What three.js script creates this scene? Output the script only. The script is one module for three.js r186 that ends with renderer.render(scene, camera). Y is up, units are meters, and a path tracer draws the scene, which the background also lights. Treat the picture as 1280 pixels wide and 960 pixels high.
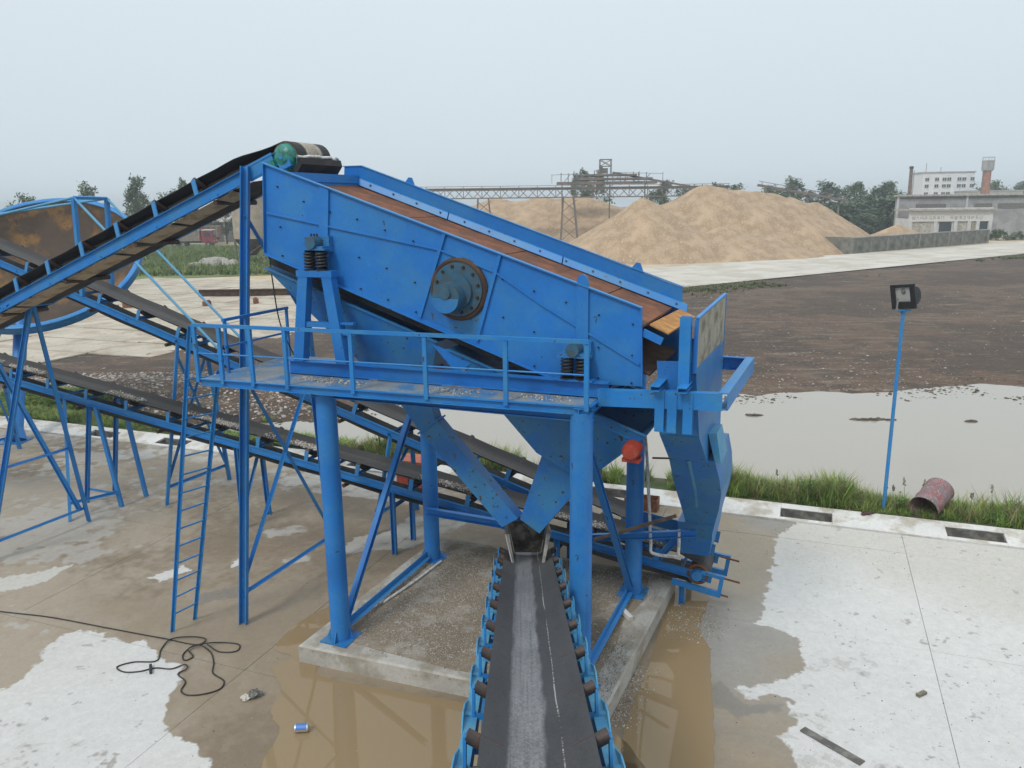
import * as THREE from 'three';
import { mergeGeometries } from 'three/addons/utils/BufferGeometryUtils.js';

// ---------------------------------------------------------------- camera
const scene = new THREE.Scene();
const camera = new THREE.PerspectiveCamera(51.51, 4 / 3, 0.1, 3000);
{
  const P = 12.7 * Math.PI / 180, A = -0.7 * Math.PI / 180;
  const f = new THREE.Vector3(0, -Math.sin(P), -Math.cos(P));
  const u0 = new THREE.Vector3(0, Math.cos(P), -Math.sin(P)), r0 = new THREE.Vector3(1, 0, 0);
  camera.position.set(0, 7, 0);
  camera.up.copy(u0.clone().multiplyScalar(Math.cos(A)).addScaledVector(r0, -Math.sin(A)));
  camera.lookAt(camera.position.clone().add(f));
}
// ---------------------------------------------------------------- sky, sun, exposure
function rng(seed) { let a = seed >>> 0; return () => { a = (a + 0x6D2B79F5) | 0; let t = Math.imul(a ^ (a >>> 15), 1 | a); t = (t + Math.imul(t ^ (t >>> 7), 61 | t)) ^ t; return ((t ^ (t >>> 14)) >>> 0) / 4294967296; }; }
function tileNoise(size, base, oct, seed, gain = 0.5) {       // periodic value noise, 0..1
  const out = new Float32Array(size * size); let amp = 1, tot = 0;
  for (let o = 0; o < oct; o++) {
    const n = base << o, R = rng(seed * 131 + o * 17 + 5), L = new Float32Array(n * n);
    for (let i = 0; i < n * n; i++) L[i] = R();
    const k = n / size;
    for (let y = 0; y < size; y++) {
      const fy = y * k, y0 = Math.floor(fy), ty = fy - y0, sy = ty * ty * (3 - 2 * ty), a = (y0 % n) * n, b = ((y0 + 1) % n) * n;
      for (let x = 0; x < size; x++) {
        const fx = x * k, x0 = Math.floor(fx), tx = fx - x0, sx = tx * tx * (3 - 2 * tx), c = x0 % n, d = (x0 + 1) % n;
        const p = L[a + c] + (L[a + d] - L[a + c]) * sx, q = L[b + c] + (L[b + d] - L[b + c]) * sx;
        out[y * size + x] += amp * (p + (q - p) * sy);
      }
    }
    tot += amp; amp *= gain;
  }
  for (let i = 0; i < out.length; i++) out[i] /= tot;
  return out;
}
const clamp = (x, a = 0, b = 1) => Math.min(b, Math.max(a, x));
const sstep = (a, b, x) => { const t = clamp((x - a) / (b - a)); return t * t * (3 - 2 * t); };
const mix = (a, b, t) => a + (b - a) * t;
const mix3 = (a, b, t) => [mix(a[0], b[0], t), mix(a[1], b[1], t), mix(a[2], b[2], t)];
{
  const W = 512, Hh = 256, d = new Float32Array(W * Hh * 4), N = tileNoise(512, 4, 5, 91);
  for (let j = 0; j < Hh; j++) for (let i = 0; i < W; i++) {
    const el = Math.abs((j + 0.5) / Hh - 0.5) * Math.PI;                 // overcast: paler and brighter towards the zenith
    const k = Math.sin(el), c = mix3([0.598, 0.682, 0.738], [1.02, 1.09, 1.15], Math.pow(k, 1.3));
    const w = 1 + (N[(j * 2) * 512 + i] - 0.5) * 0.09, o = (j * W + i) * 4;
    d[o] = c[0] * w; d[o + 1] = c[1] * w; d[o + 2] = c[2] * w; d[o + 3] = 1;
  }
  const sky = new THREE.DataTexture(d, W, Hh, THREE.RGBAFormat, THREE.FloatType);
  sky.mapping = THREE.EquirectangularReflectionMapping; sky.magFilter = THREE.LinearFilter; sky.minFilter = THREE.LinearFilter; sky.needsUpdate = true;
  scene.background = sky; scene.environment = sky;
}
const sun = new THREE.DirectionalLight(new THREE.Color(1, 0.965, 0.91), 1.35);
sun.position.set(-38, 62, 30); sun.target.position.set(0, 0, -15); sun.castShadow = true; sun.shadow.radius = 26;
sun.shadow.mapSize.set(4096, 4096);
Object.assign(sun.shadow.camera, { left: -60, right: 60, top: 60, bottom: -60, near: 1, far: 260 });
scene.add(sun, sun.target);
const renderer = new THREE.WebGLRenderer();
renderer.toneMapping = THREE.LinearToneMapping; renderer.toneMappingExposure = 1.08;
renderer.shadowMap.enabled = true;
scene.fog = new THREE.FogExp2(new THREE.Color(0.86, 0.93, 0.97), 0.00095);

// ---------------------------------------------------------------- helpers
const V3 = (x, y, z) => new THREE.Vector3(x, y, z);
const TH = 22.2 * Math.PI / 180, OX = -2.77, OZ = -11.49;    // plant axes: s along the screen (to the right, downhill), t away, h up
const m = (s, t, h) => V3(s, h, -t);
const mW = (s, t, h) => V3(OX + s * Math.cos(TH) + t * Math.sin(TH), h, OZ + s * Math.sin(TH) - t * Math.cos(TH));
const ORD = ['first', 'second', 'third', 'fourth', 'fifth', 'sixth', 'seventh', 'eighth', 'ninth', 'tenth', 'eleventh', 'twelfth', 'thirteenth', 'fourteenth', 'fifteenth', 'sixteenth', 'seventeenth', 'eighteenth', 'nineteenth', 'twentieth', 'twenty-first', 'twenty-second', 'twenty-third', 'twenty-fourth'];
const used = {}, offs = new WeakMap();
function numbered(n) { if (!(n in used)) { used[n] = 0; return n; } used[n]++; return n + '_' + String(used[n]).padStart(3, '0'); }
function tag(o, label, category, group, kind) { o.userData = { label }; if (category) o.userData.category = category; if (group) o.userData.group = group; if (kind) o.userData.kind = kind; return o; }
function thing(name, label, category, base = [0, 0, 0], group) {            // in plant axes; parts are given in plant coordinates
  const g = new THREE.Group(); g.name = numbered(name); g.position.copy(mW(...base)); g.rotation.y = -TH;
  tag(g, label, category, group); offs.set(g, m(...base)); scene.add(g); return g;
}
function place(name, label, category, x, y, z, turn = 0, group) {          // in world axes; parts are given relative to the base
  const g = new THREE.Group(); g.name = numbered(name); g.position.set(x, y, z); g.rotation.y = turn; tag(g, label, category, group); scene.add(g); return g;
}
function structure(o, name, label, category) { o.name = name; tag(o, label, category, null, 'structure'); o.castShadow = o.receiveShadow = true; scene.add(o); return o; }
function mesh(geos, mat) { const o = new THREE.Mesh(joinGeo(geos), mat); o.castShadow = o.receiveShadow = true; return o; }
function flat(g) {                                                          // non-indexed, only position / normal / uv
  const r = g.index ? g.toNonIndexed() : g;
  for (const k of Object.keys(r.attributes)) if (!['position', 'normal', 'uv'].includes(k)) r.deleteAttribute(k);
  if (!r.attributes.normal) r.computeVertexNormals();
  return r;
}
function uvBox(g) {                                                         // uv in metres from the face's main axis
  const p = g.attributes.position, n = p.count, uv = new Float32Array(n * 2), a = V3(), b = V3(), c = V3();
  for (let i = 0; i < n; i += 3) {
    a.fromBufferAttribute(p, i); b.fromBufferAttribute(p, i + 1); c.fromBufferAttribute(p, i + 2);
    const nn = b.clone().sub(a).cross(c.clone().sub(a)), x = Math.abs(nn.x), y = Math.abs(nn.y), z = Math.abs(nn.z);
    for (let k = 0; k < 3; k++) {
      const X = p.getX(i + k), Y = p.getY(i + k), Z = p.getZ(i + k);
      const [u, v] = x >= y && x >= z ? [Z, Y] : y >= z ? [X, Z] : [X, Y];
      uv[(i + k) * 2] = u; uv[(i + k) * 2 + 1] = v;
    }
  }
  g.setAttribute('uv', new THREE.BufferAttribute(uv, 2)); return g;
}
function joinGeo(list) {
  const gs = (Array.isArray(list) ? list : [list]).map(g => { const keep = g.userData.keepUV; const r = flat(g); return keep && r.attributes.uv ? r : uvBox(r); });
  return gs.length === 1 ? gs[0] : mergeGeometries(gs, false);
}
function part(parent, name, geos, mat, top) {
  const g = joinGeo(geos); let r = parent; while (r && !offs.has(r)) r = r.parent;
  if (r) { const o = offs.get(r); g.translate(-o.x, -o.y, -o.z); }
  const me = new THREE.Mesh(g, mat); me.name = name; me.castShadow = me.receiveShadow = true; parent.add(me); return me;
}
function share(parent, name, geo, mat, x, y, z, ry = 0) { const me = new THREE.Mesh(geo, mat); me.name = name; me.position.set(x, y, z); me.rotation.y = ry; me.castShadow = me.receiveShadow = true; parent.add(me); return me; }
function prism(pts, ext) {                                                  // flat polygon pushed along ext
  const N = V3(); for (let i = 0; i < pts.length; i++) { const a = pts[i], b = pts[(i + 1) % pts.length]; N.x += (a.y - b.y) * (a.z + b.z); N.y += (a.z - b.z) * (a.x + b.x); N.z += (a.x - b.x) * (a.y + b.y); }
  if (N.dot(ext) > 0) { pts = pts.slice().reverse(); N.negate(); }
  const ax = Math.abs(N.x), ay = Math.abs(N.y), az = Math.abs(N.z);
  const p2 = pts.map(p => ax >= ay && ax >= az ? new THREE.Vector2(p.y, p.z) : ay >= az ? new THREE.Vector2(p.x, p.z) : new THREE.Vector2(p.x, p.y));
  const tri = THREE.ShapeUtils.triangulateShape(p2, []), pos = [], q = pts.map(p => p.clone().add(ext));
  const push = (...v) => v.forEach(w => pos.push(w.x, w.y, w.z));
  for (let [a, b, c] of tri) {
    if (pts[b].clone().sub(pts[a]).cross(pts[c].clone().sub(pts[a])).dot(N) < 0) [b, c] = [c, b];
    push(pts[a], pts[b], pts[c]); push(q[a], q[c], q[b]);
  }
  for (let i = 0; i < pts.length; i++) { const j = (i + 1) % pts.length; push(pts[j], pts[i], q[i]); push(pts[j], q[i], q[j]); }
  const g = new THREE.BufferGeometry(); g.setAttribute('position', new THREE.Float32BufferAttribute(pos, 3)); g.computeVertexNormals(); return g;
}
const rectP = (w, h) => [[-w / 2, -h / 2], [w / 2, -h / 2], [w / 2, h / 2], [-w / 2, h / 2]];
const chanP = (w, h, t = 0.012) => [[-w / 2, -h / 2], [w / 2, -h / 2], [w / 2, -h / 2 + t], [-w / 2 + t, -h / 2 + t], [-w / 2 + t, h / 2 - t], [w / 2, h / 2 - t], [w / 2, h / 2], [-w / 2, h / 2]];
const angP = (w, h, t = 0.01) => [[-w / 2, -h / 2], [w / 2, -h / 2], [w / 2, -h / 2 + t], [-w / 2 + t, -h / 2 + t], [-w / 2 + t, h / 2], [-w / 2, h / 2]];
const ibP = (w, h, t = 0.014) => [[-w / 2, -h / 2], [w / 2, -h / 2], [w / 2, -h / 2 + t], [t / 2, -h / 2 + t], [t / 2, h / 2 - t], [w / 2, h / 2 - t], [w / 2, h / 2], [-w / 2, h / 2], [-w / 2, h / 2 - t], [-t / 2, h / 2 - t], [-t / 2, -h / 2 + t], [-w / 2, -h / 2 + t]];
function sect(profile, p, q, up = V3(0, 1, 0)) {
  const d = q.clone().sub(p).normalize(); if (Math.abs(d.dot(up)) > 0.98) up = V3(1, 0, 0);
  const side = d.clone().cross(up).normalize(), u = side.clone().cross(d);
  return prism(profile.map(([a, b]) => p.clone().addScaledVector(side, a).addScaledVector(u, b)), q.clone().sub(p));
}
function tube(p, q, r, r2 = r, seg = 14, open = false) {
  const d = q.clone().sub(p), g = new THREE.CylinderGeometry(r2, r, d.length(), seg, 1, open);
  g.applyQuaternion(new THREE.Quaternion().setFromUnitVectors(V3(0, 1, 0), d.clone().normalize())); g.translate(...p.clone().add(q).multiplyScalar(0.5).toArray()); return g;
}
function pipe(pts, r, seg = 40, rs = 8) { return new THREE.TubeGeometry(new THREE.CatmullRomCurve3(pts, false, 'centripetal'), seg, r, rs, false); }
const box = (cx, cy, cz, w, h, d) => new THREE.BoxGeometry(w, h, d).translate(cx, cy, cz);
const boxM = (s0, s1, t0, t1, h0, h1) => box((s0 + s1) / 2, (h0 + h1) / 2, -(t0 + t1) / 2, s1 - s0, h1 - h0, t1 - t0);
function loft(rings, cap = true) {                                          // rings: arrays of the same number of points, flat faces
  const pos = [], push = (...v) => v.forEach(w => pos.push(w.x, w.y, w.z));
  for (let k = 0; k + 1 < rings.length; k++) { const A = rings[k], B = rings[k + 1], n = A.length; for (let i = 0; i < n; i++) { const j = (i + 1) % n; push(A[i], A[j], B[j]); push(A[i], B[j], B[i]); } }
  if (cap) for (const [R, f] of [[rings[0], true], [rings[rings.length - 1], false]]) for (let i = 1; i + 1 < R.length; i++) f ? push(R[0], R[i + 1], R[i]) : push(R[0], R[i], R[i + 1]);
  const g = new THREE.BufferGeometry(); g.setAttribute('position', new THREE.Float32BufferAttribute(pos, 3)); g.computeVertexNormals(); return g;
}

// ---------------------------------------------------------------- textures and materials
const enc = x => { x = clamp(x); return Math.round(255 * (x <= 0.0031308 ? 12.92 * x : 1.055 * Math.pow(x, 1 / 2.4) - 0.055)); };
const lin = (r, g, b) => [r, g, b].map(v => { v /= 255; return v <= 0.04045 ? v / 12.92 : Math.pow((v + 0.055) / 1.055, 2.4); });
function tex(w, h, fn, tile, srgb = true) {
  const d = new Uint8Array(w * h * 4);
  for (let y = 0; y < h; y++) for (let x = 0; x < w; x++) { const c = fn(y * w + x, x, y), o = (y * w + x) * 4; if (srgb) { d[o] = enc(c[0]); d[o + 1] = enc(c[1]); d[o + 2] = enc(c[2]); } else { d[o] = d[o + 1] = d[o + 2] = Math.round(255 * clamp(c)); } d[o + 3] = 255; }
  const t = new THREE.DataTexture(d, w, h); t.wrapS = t.wrapT = THREE.RepeatWrapping; t.magFilter = THREE.LinearFilter; t.minFilter = THREE.LinearMipmapLinearFilter; t.generateMipmaps = true;
  if (srgb) t.colorSpace = THREE.SRGBColorSpace; if (tile) t.repeat.set(1 / tile, 1 / tile); t.needsUpdate = true; return t;
}
const S = 512;
const nA = tileNoise(S, 4, 6, 1), nB = tileNoise(S, 8, 5, 2), nC = tileNoise(S, 32, 4, 3), nD = tileNoise(S, 64, 3, 4), nE = tileNoise(S, 3, 4, 5), nF = tileNoise(S, 128, 2, 6);
const std = (o) => new THREE.MeshStandardMaterial(o);
// a base colour broken up by coarse and fine noise, with patches of a second and specks of a third colour
function surf(base, o = {}) {
  const { second = base.map(v => v * 0.6), cover = 0.25, speck = null, speckAt = 0.74, vary = 0.3, tile = 2.5, rough = 0.8, bump = 0, metal = 0, shift = 0, fine = 0.25 } = o;
  const at = (n, i) => n[(i + shift * 7919) % n.length];
  const t = tex(S, S, i => {
    const a = at(nA, i), b = at(nB, i), c = at(nC, i), d = at(nD, i);
    let r = mix3(base, second, sstep(0.62 - cover * 0.5, 0.78 - cover * 0.35, b * 0.55 + a * 0.3 + c * 0.15));
    const k = 1 + (a - 0.5) * vary * 2 + (d - 0.5) * fine; r = r.map(v => v * k);
    if (speck) r = mix3(r, speck, sstep(speckAt, speckAt + 0.05, c * 0.6 + d * 0.4));
    return r;
  }, tile);
  const mt = std({ map: t, roughness: rough, metalness: metal });
  if (bump) { mt.bumpMap = tex(S, S, i => at(nC, i) * 0.4 + at(nD, i) * 0.4 + at(nF, i) * 0.2, tile, false); mt.bumpScale = bump; }
  return mt;
}
const BL = [0.008, 0.160, 0.50];
const M = {
  blue: surf(BL, { second: [0.022, 0.18, 0.46], cover: 0.36, vary: 0.18, fine: 0.13, speck: [0.02, 0.06, 0.14], speckAt: 0.765, tile: 3.1, rough: 0.5 }),
  blueWorn: surf([0.012, 0.150, 0.445], { second: [0.030, 0.175, 0.37], cover: 0.45, vary: 0.22, fine: 0.16, speck: [0.05, 0.045, 0.04], speckAt: 0.68, tile: 2.3, rough: 0.48, shift: 3 }),
  blueFrame: surf([0.014, 0.190, 0.52], { second: [0.035, 0.205, 0.44], cover: 0.35, vary: 0.18, fine: 0.14, speck: [0.06, 0.05, 0.045], speckAt: 0.71, tile: 1.9, rough: 0.45, shift: 5 }),
  bluePale: surf([0.06, 0.28, 0.50], { second: [0.10, 0.30, 0.44], cover: 0.4, vary: 0.2, tile: 1.3, rough: 0.5, shift: 9 }),
  blueDusty: surf([0.21, 0.24, 0.26], { second: [0.05, 0.17, 0.35], cover: 0.32, vary: 0.25, fine: 0.3, speck: [0.30, 0.28, 0.25], speckAt: 0.66, tile: 2.1, rough: 0.75, shift: 11 }),
  teal: surf([0.024, 0.105, 0.18], { second: [0.045, 0.08, 0.10], cover: 0.4, vary: 0.3, speck: [0.10, 0.06, 0.04], speckAt: 0.66, tile: 0.7, rough: 0.5, shift: 13 }),
  green: surf([0.02, 0.22, 0.17], { second: [0.02, 0.10, 0.08], cover: 0.3, vary: 0.25, tile: 0.5, rough: 0.4, shift: 2 }),
  rubber: surf([0.017, 0.016, 0.016], { second: [0.036, 0.033, 0.031], cover: 0.3, vary: 0.4, tile: 1.7, rough: 0.72, shift: 4 }),
  roller: surf([0.035, 0.028, 0.026], { second: [0.07, 0.04, 0.03], cover: 0.4, vary: 0.4, tile: 0.6, rough: 0.6, shift: 6 }),
  rust: surf([0.225, 0.082, 0.034], { second: [0.13, 0.055, 0.028], cover: 0.5, vary: 0.45, fine: 0.4, speck: [0.05, 0.03, 0.02], speckAt: 0.66, tile: 1.6, rough: 0.88, bump: 0.004, shift: 8 }),
  rustPan: surf([0.062, 0.043, 0.031], { second: [0.19, 0.10, 0.03], cover: 0.18, vary: 0.5, fine: 0.3, speck: [0.06, 0.04, 0.03], speckAt: 0.68, tile: 4.5, rough: 0.85, shift: 10 }),
  rustDark: surf([0.055, 0.030, 0.022], { second: [0.09, 0.05, 0.03], cover: 0.4, vary: 0.4, tile: 1.2, rough: 0.9, shift: 12 }),
  ochre: surf([0.52, 0.25, 0.055], { second: [0.36, 0.16, 0.04], cover: 0.35, vary: 0.3, tile: 0.9, rough: 0.7 }),
  steel: surf([0.30, 0.29, 0.28], { vary: 0.3, tile: 0.6, rough: 0.45, metal: 0.6 }),
  black: surf([0.018, 0.018, 0.019], { vary: 0.3, tile: 0.6, rough: 0.45 }),
  lining: surf([0.21, 0.19, 0.14], { second: [0.31, 0.29, 0.23], cover: 0.5, vary: 0.35, fine: 0.3, tile: 0.9, rough: 0.9, shift: 15 }),
  concrete: surf([0.42, 0.40, 0.36], { second: [0.29, 0.26, 0.21], cover: 0.35, vary: 0.2, fine: 0.25, speck: [0.22, 0.2, 0.17], speckAt: 0.72, tile: 2.2, rough: 0.9, bump: 0.003, shift: 16 }),
  slabTop: surf([0.225, 0.18, 0.128], { second: [0.36, 0.325, 0.275], cover: 0.16, vary: 0.3, fine: 0.45, speck: [0.36, 0.33, 0.29], speckAt: 0.64, tile: 2.6, rough: 0.92, bump: 0.006, shift: 17 }),
  kerb: surf([0.62, 0.61, 0.58], { second: [0.42, 0.38, 0.31], cover: 0.28, vary: 0.16, fine: 0.2, tile: 2.9, rough: 0.88, shift: 18 }),
  drain: surf([0.11, 0.105, 0.095], { second: [0.2, 0.19, 0.17], cover: 0.4, vary: 0.4, tile: 0.8, rough: 0.9 }),
  gravelGrey: surf([0.34, 0.32, 0.29], { vary: 0.4, tile: 0.4, rough: 0.9 }),
  darkGrime: surf([0.05, 0.042, 0.034], { second: [0.17, 0.145, 0.11], cover: 0.4, vary: 0.5, fine: 0.4, tile: 0.8, rough: 0.9, bump: 0.006, shift: 19 }),
  pvc: surf([0.62, 0.62, 0.60], { second: [0.4, 0.37, 0.33], cover: 0.3, vary: 0.15, tile: 0.5, rough: 0.45 }),
  redMotor: surf([0.42, 0.055, 0.025], { second: [0.3, 0.05, 0.03], cover: 0.3, vary: 0.2, tile: 0.4, rough: 0.45 }),
  sand: surf([0.435, 0.315, 0.205], { second: [0.34, 0.238, 0.15], cover: 0.42, vary: 0.3, fine: 0.35, speck: [0.58, 0.43, 0.27], speckAt: 0.66, tile: 7, rough: 0.95, bump: 0.12, shift: 21 }),
  sandGround: surf([0.46, 0.35, 0.22], { second: [0.50, 0.44, 0.34], cover: 0.45, vary: 0.2, tile: 16, rough: 0.95, shift: 22 }),
  road: surf([0.56, 0.53, 0.47], { second: [0.46, 0.42, 0.35], cover: 0.4, vary: 0.14, fine: 0.12, tile: 14, rough: 0.92, shift: 23 }),
  hard: surf([0.47, 0.42, 0.34], { second: [0.36, 0.305, 0.235], cover: 0.35, vary: 0.22, fine: 0.2, speck: [0.2, 0.16, 0.11], speckAt: 0.71, tile: 7, rough: 0.92, shift: 24 }),
  grassSoil: surf([0.055, 0.085, 0.025], { second: [0.10, 0.075, 0.05], cover: 0.35, vary: 0.4, fine: 0.4, tile: 2.5, rough: 0.95, shift: 25 }),
  field: surf([0.10, 0.16, 0.035], { second: [0.15, 0.17, 0.06], cover: 0.4, vary: 0.35, fine: 0.3, tile: 11, rough: 0.95, shift: 26 }),
};
// churned mud: dark earth, reddish patches, greyer dried streaks dragged sideways by wheels
M.soil = (() => {
  const W = 1024, big = tileNoise(W, 4, 6, 61), med = tileNoise(W, 16, 5, 62), fin = tileNoise(W, 128, 3, 63);
  const t = tex(W, W, (i, x, y) => {
    const a = big[i], b = med[i], f = fin[i], st = med[((y * 3) % W) * W + ((x >> 1) % W)], st2 = med[((y * 5 + 300) % W) * W + ((x >> 2) % W)];
    let c = mix3([0.074, 0.051, 0.037], [0.112, 0.073, 0.049], sstep(0.42, 0.6, a)); c = mix3(c, [0.060, 0.046, 0.036], sstep(0.5, 0.64, b) * 0.7);
    c = mix3(c, [0.17, 0.135, 0.10], sstep(0.56, 0.68, st * 0.6 + a * 0.4) * 0.5); c = mix3(c, [0.22, 0.185, 0.145], sstep(0.65, 0.72, st2 * 0.7 + f * 0.3) * 0.5);
    c = mix3(c, [0.22, 0.18, 0.14], sstep(0.76, 0.82, f) * 0.45);
    const k = 0.8 + 0.4 * f; return c.map(v => v * k);
  }, 17);
  return std({ map: t, roughness: 0.95, bumpMap: tex(W, W, i => med[i] * 0.5 + fin[i] * 0.5, 17, false), bumpScale: 0.08 });
})();
// ================================================================ the ground
const TY = 20.7 * Math.PI / 180;                                             // the yard's own axes
const yW = (s, t, h) => V3(OX + s * Math.cos(TY) + t * Math.sin(TY), h, OZ + s * Math.sin(TY) - t * Math.cos(TY));
const nAt = (n, x, y) => n[((Math.floor(y) % S + S) % S) * S + ((Math.floor(x) % S + S) % S)];
const smooth = (n, x, y) => { const x0 = Math.floor(x), y0 = Math.floor(y), a = x - x0, b = y - y0; return mix(mix(nAt(n, x0, y0), nAt(n, x0 + 1, y0), a), mix(nAt(n, x0, y0 + 1), nAt(n, x0 + 1, y0 + 1), a), b); };
function gridMesh(x0, x1, nx, z0, z1, nz, hf) {
  const pos = [], uv = [], idx = [];
  for (let j = 0; j <= nz; j++) for (let i = 0; i <= nx; i++) { const x = mix(x0, x1, i / nx), z = mix(z0, z1, j / nz); pos.push(x, hf(x, z), z); uv.push(x, z); }
  for (let j = 0; j < nz; j++) for (let i = 0; i < nx; i++) { const a = j * (nx + 1) + i, b = a + 1, c = a + nx + 1, d = c + 1; idx.push(a, b, c, b, d, c); }
  const g = new THREE.BufferGeometry(); g.setAttribute('position', new THREE.Float32BufferAttribute(pos, 3)); g.setAttribute('uv', new THREE.Float32BufferAttribute(uv, 2)); g.setIndex(idx); g.computeVertexNormals(); return g;
}
const sheetPoly = (pts, y) => { const g = new THREE.ShapeGeometry(new THREE.Shape(pts.map(([x, z]) => new THREE.Vector2(x, -z)))); g.rotateX(-Math.PI / 2); g.translate(0, y, 0); return g; };
structure(mesh(new THREE.PlaneGeometry(2400, 2400).rotateX(-Math.PI / 2).translate(0, -0.32, -500), M.soil), 'ground', 'brown earth stretching to the horizon', 'ground');

// ---- concrete yard: stains and dry patches where they lie, in world metres
const YX = -19, YZ = -3, YWD = 32, YHT = 22;
const masks = (() => {
  const w = 1024, h = 704, px = (x, z) => [(x - YX) / YWD * w, (YZ - z) / YHT * h];
  const dryR = [[6.34, -16.65], [5.66, -15.79], [5.36, -15.12], [5.2, -14.5], [4.94, -14.22], [4.93, -13.89], [4.55, -13.21], [4.44, -12.83], [4.12, -12.31], [4.27, -12.2], [4.65, -11.94], [4.69, -11.59], [4.57, -11.41], [4.58, -11.02], [4.4, -10.81], [3.97, -10.61], [3.63, -10.54], [3.33, -10.47], [3.43, -10.21], [3.77, -10.26], [4.05, -10.16], [3.93, -9.98], [3.96, -9.71], [3.84, -9.54], [3.61, -9.32], [3.67, -9.05], [3.66, -8.75]];
  const layers = {
    dry: [[...dryR, [3.4, -5], [14, -3], [14, -20], [7.2, -18.5]],
      [[-7.72, -10.63], [-7.54, -10.96], [-7.63, -11.66], [-7.68, -12.2], [-7.41, -12.4], [-6.91, -12.26], [-6.52, -11.97], [-6.22, -11.96], [-5.95, -11.76], [-5.79, -11.52], [-5.37, -11.31], [-5.23, -10.95], [-5.16, -10.58], [-5.17, -10.27], [-4.94, -9.81], [-4.43, -9.33], [-4.17, -9.18], [-3.94, -8.88], [-3.6, -7], [-9, -6], [-10, -9.2]],
      [[-10.06, -14.39], [-9.31, -14.72], [-8.88, -14.96], [-9.05, -14.26], [-9.57, -13.85], [-10.4, -13.6]], [[-7.1, -14.31], [-6.62, -14.79], [-6.43, -14.53], [-6.81, -14.1]], [[-5.81, -14.8], [-5.61, -15.13], [-5.47, -14.9], [-5.68, -14.62]]],
    pale: [[[-10.65, -20.39], [-11.4, -22.5], [-9.51, -23.2], [-7.14, -22.2], [-4.5, -21.2], [-1, -19.9], [1.5, -18.9], [2.2, -17.6], [0, -17.6], [-2, -17.9], [-4.6, -18.7], [-6.56, -19.92], [-8.04, -19.37], [-8.37, -17.74], [-9.31, -18.56]], [[-3.4, -15.2], [-2.0, -15.5], [-0.9, -16.8], [-2.1, -17.3], [-2.6, -16.2], [-3.2, -15.9]], [[-5.4, -16.6], [-4.6, -16.9], [-4.4, -16.5], [-5.1, -16.2]], [[-4.6, -15.1], [-4.1, -15.3], [-4.0, -15.0], [-4.4, -14.8]]],
    grey: [[...dryR, [3.4, -5], [2.3, -5], [2.6, -9], [2.9, -11], [3.0, -13.2], [3.3, -14.5], [4.0, -17.6], [5, -18.6], [7.2, -18.5]]],
    dark: [[[2.92, -10.57], [3.12, -10.63], [3.37, -10.08], [3.88, -10.07], [3.77, -9.89], [3.19, -9.84], [2.86, -10.09]], [[-6.0, -12.1], [-5.2, -12.0], [-5.0, -11.2], [-5.4, -11.0], [-5.9, -11.5]], [[-5.9, -13.6], [-5.2, -13.9], [-5.1, -13.5], [-5.7, -13.2]]],
  }, out = {};
  for (const k in layers) {
    const cv = document.createElement('canvas'); cv.width = w; cv.height = h; const c = cv.getContext('2d'); c.fillStyle = '#000'; c.fillRect(0, 0, w, h); c.fillStyle = '#fff';
    for (const poly of layers[k]) { c.beginPath(); poly.forEach(([x, z], i) => { const p = px(x, z); i ? c.lineTo(...p) : c.moveTo(...p); }); c.closePath(); c.fill(); }
    const d = c.getImageData(0, 0, w, h).data, a = new Float32Array(w * h); for (let i = 0; i < w * h; i++) a[i] = d[i * 4] / 255;
    out[k] = (x, z) => { let [u, v] = px(x, z); u = clamp(u, 0, w - 2); v = clamp(v, 0, h - 2); const i = Math.floor(u), j = Math.floor(v), fu = u - i, fv = v - j; return mix(mix(a[j * w + i], a[j * w + i + 1], fu), mix(a[(j + 1) * w + i], a[(j + 1) * w + i + 1], fu), fv); };
  }
  return out;
})();
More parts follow.
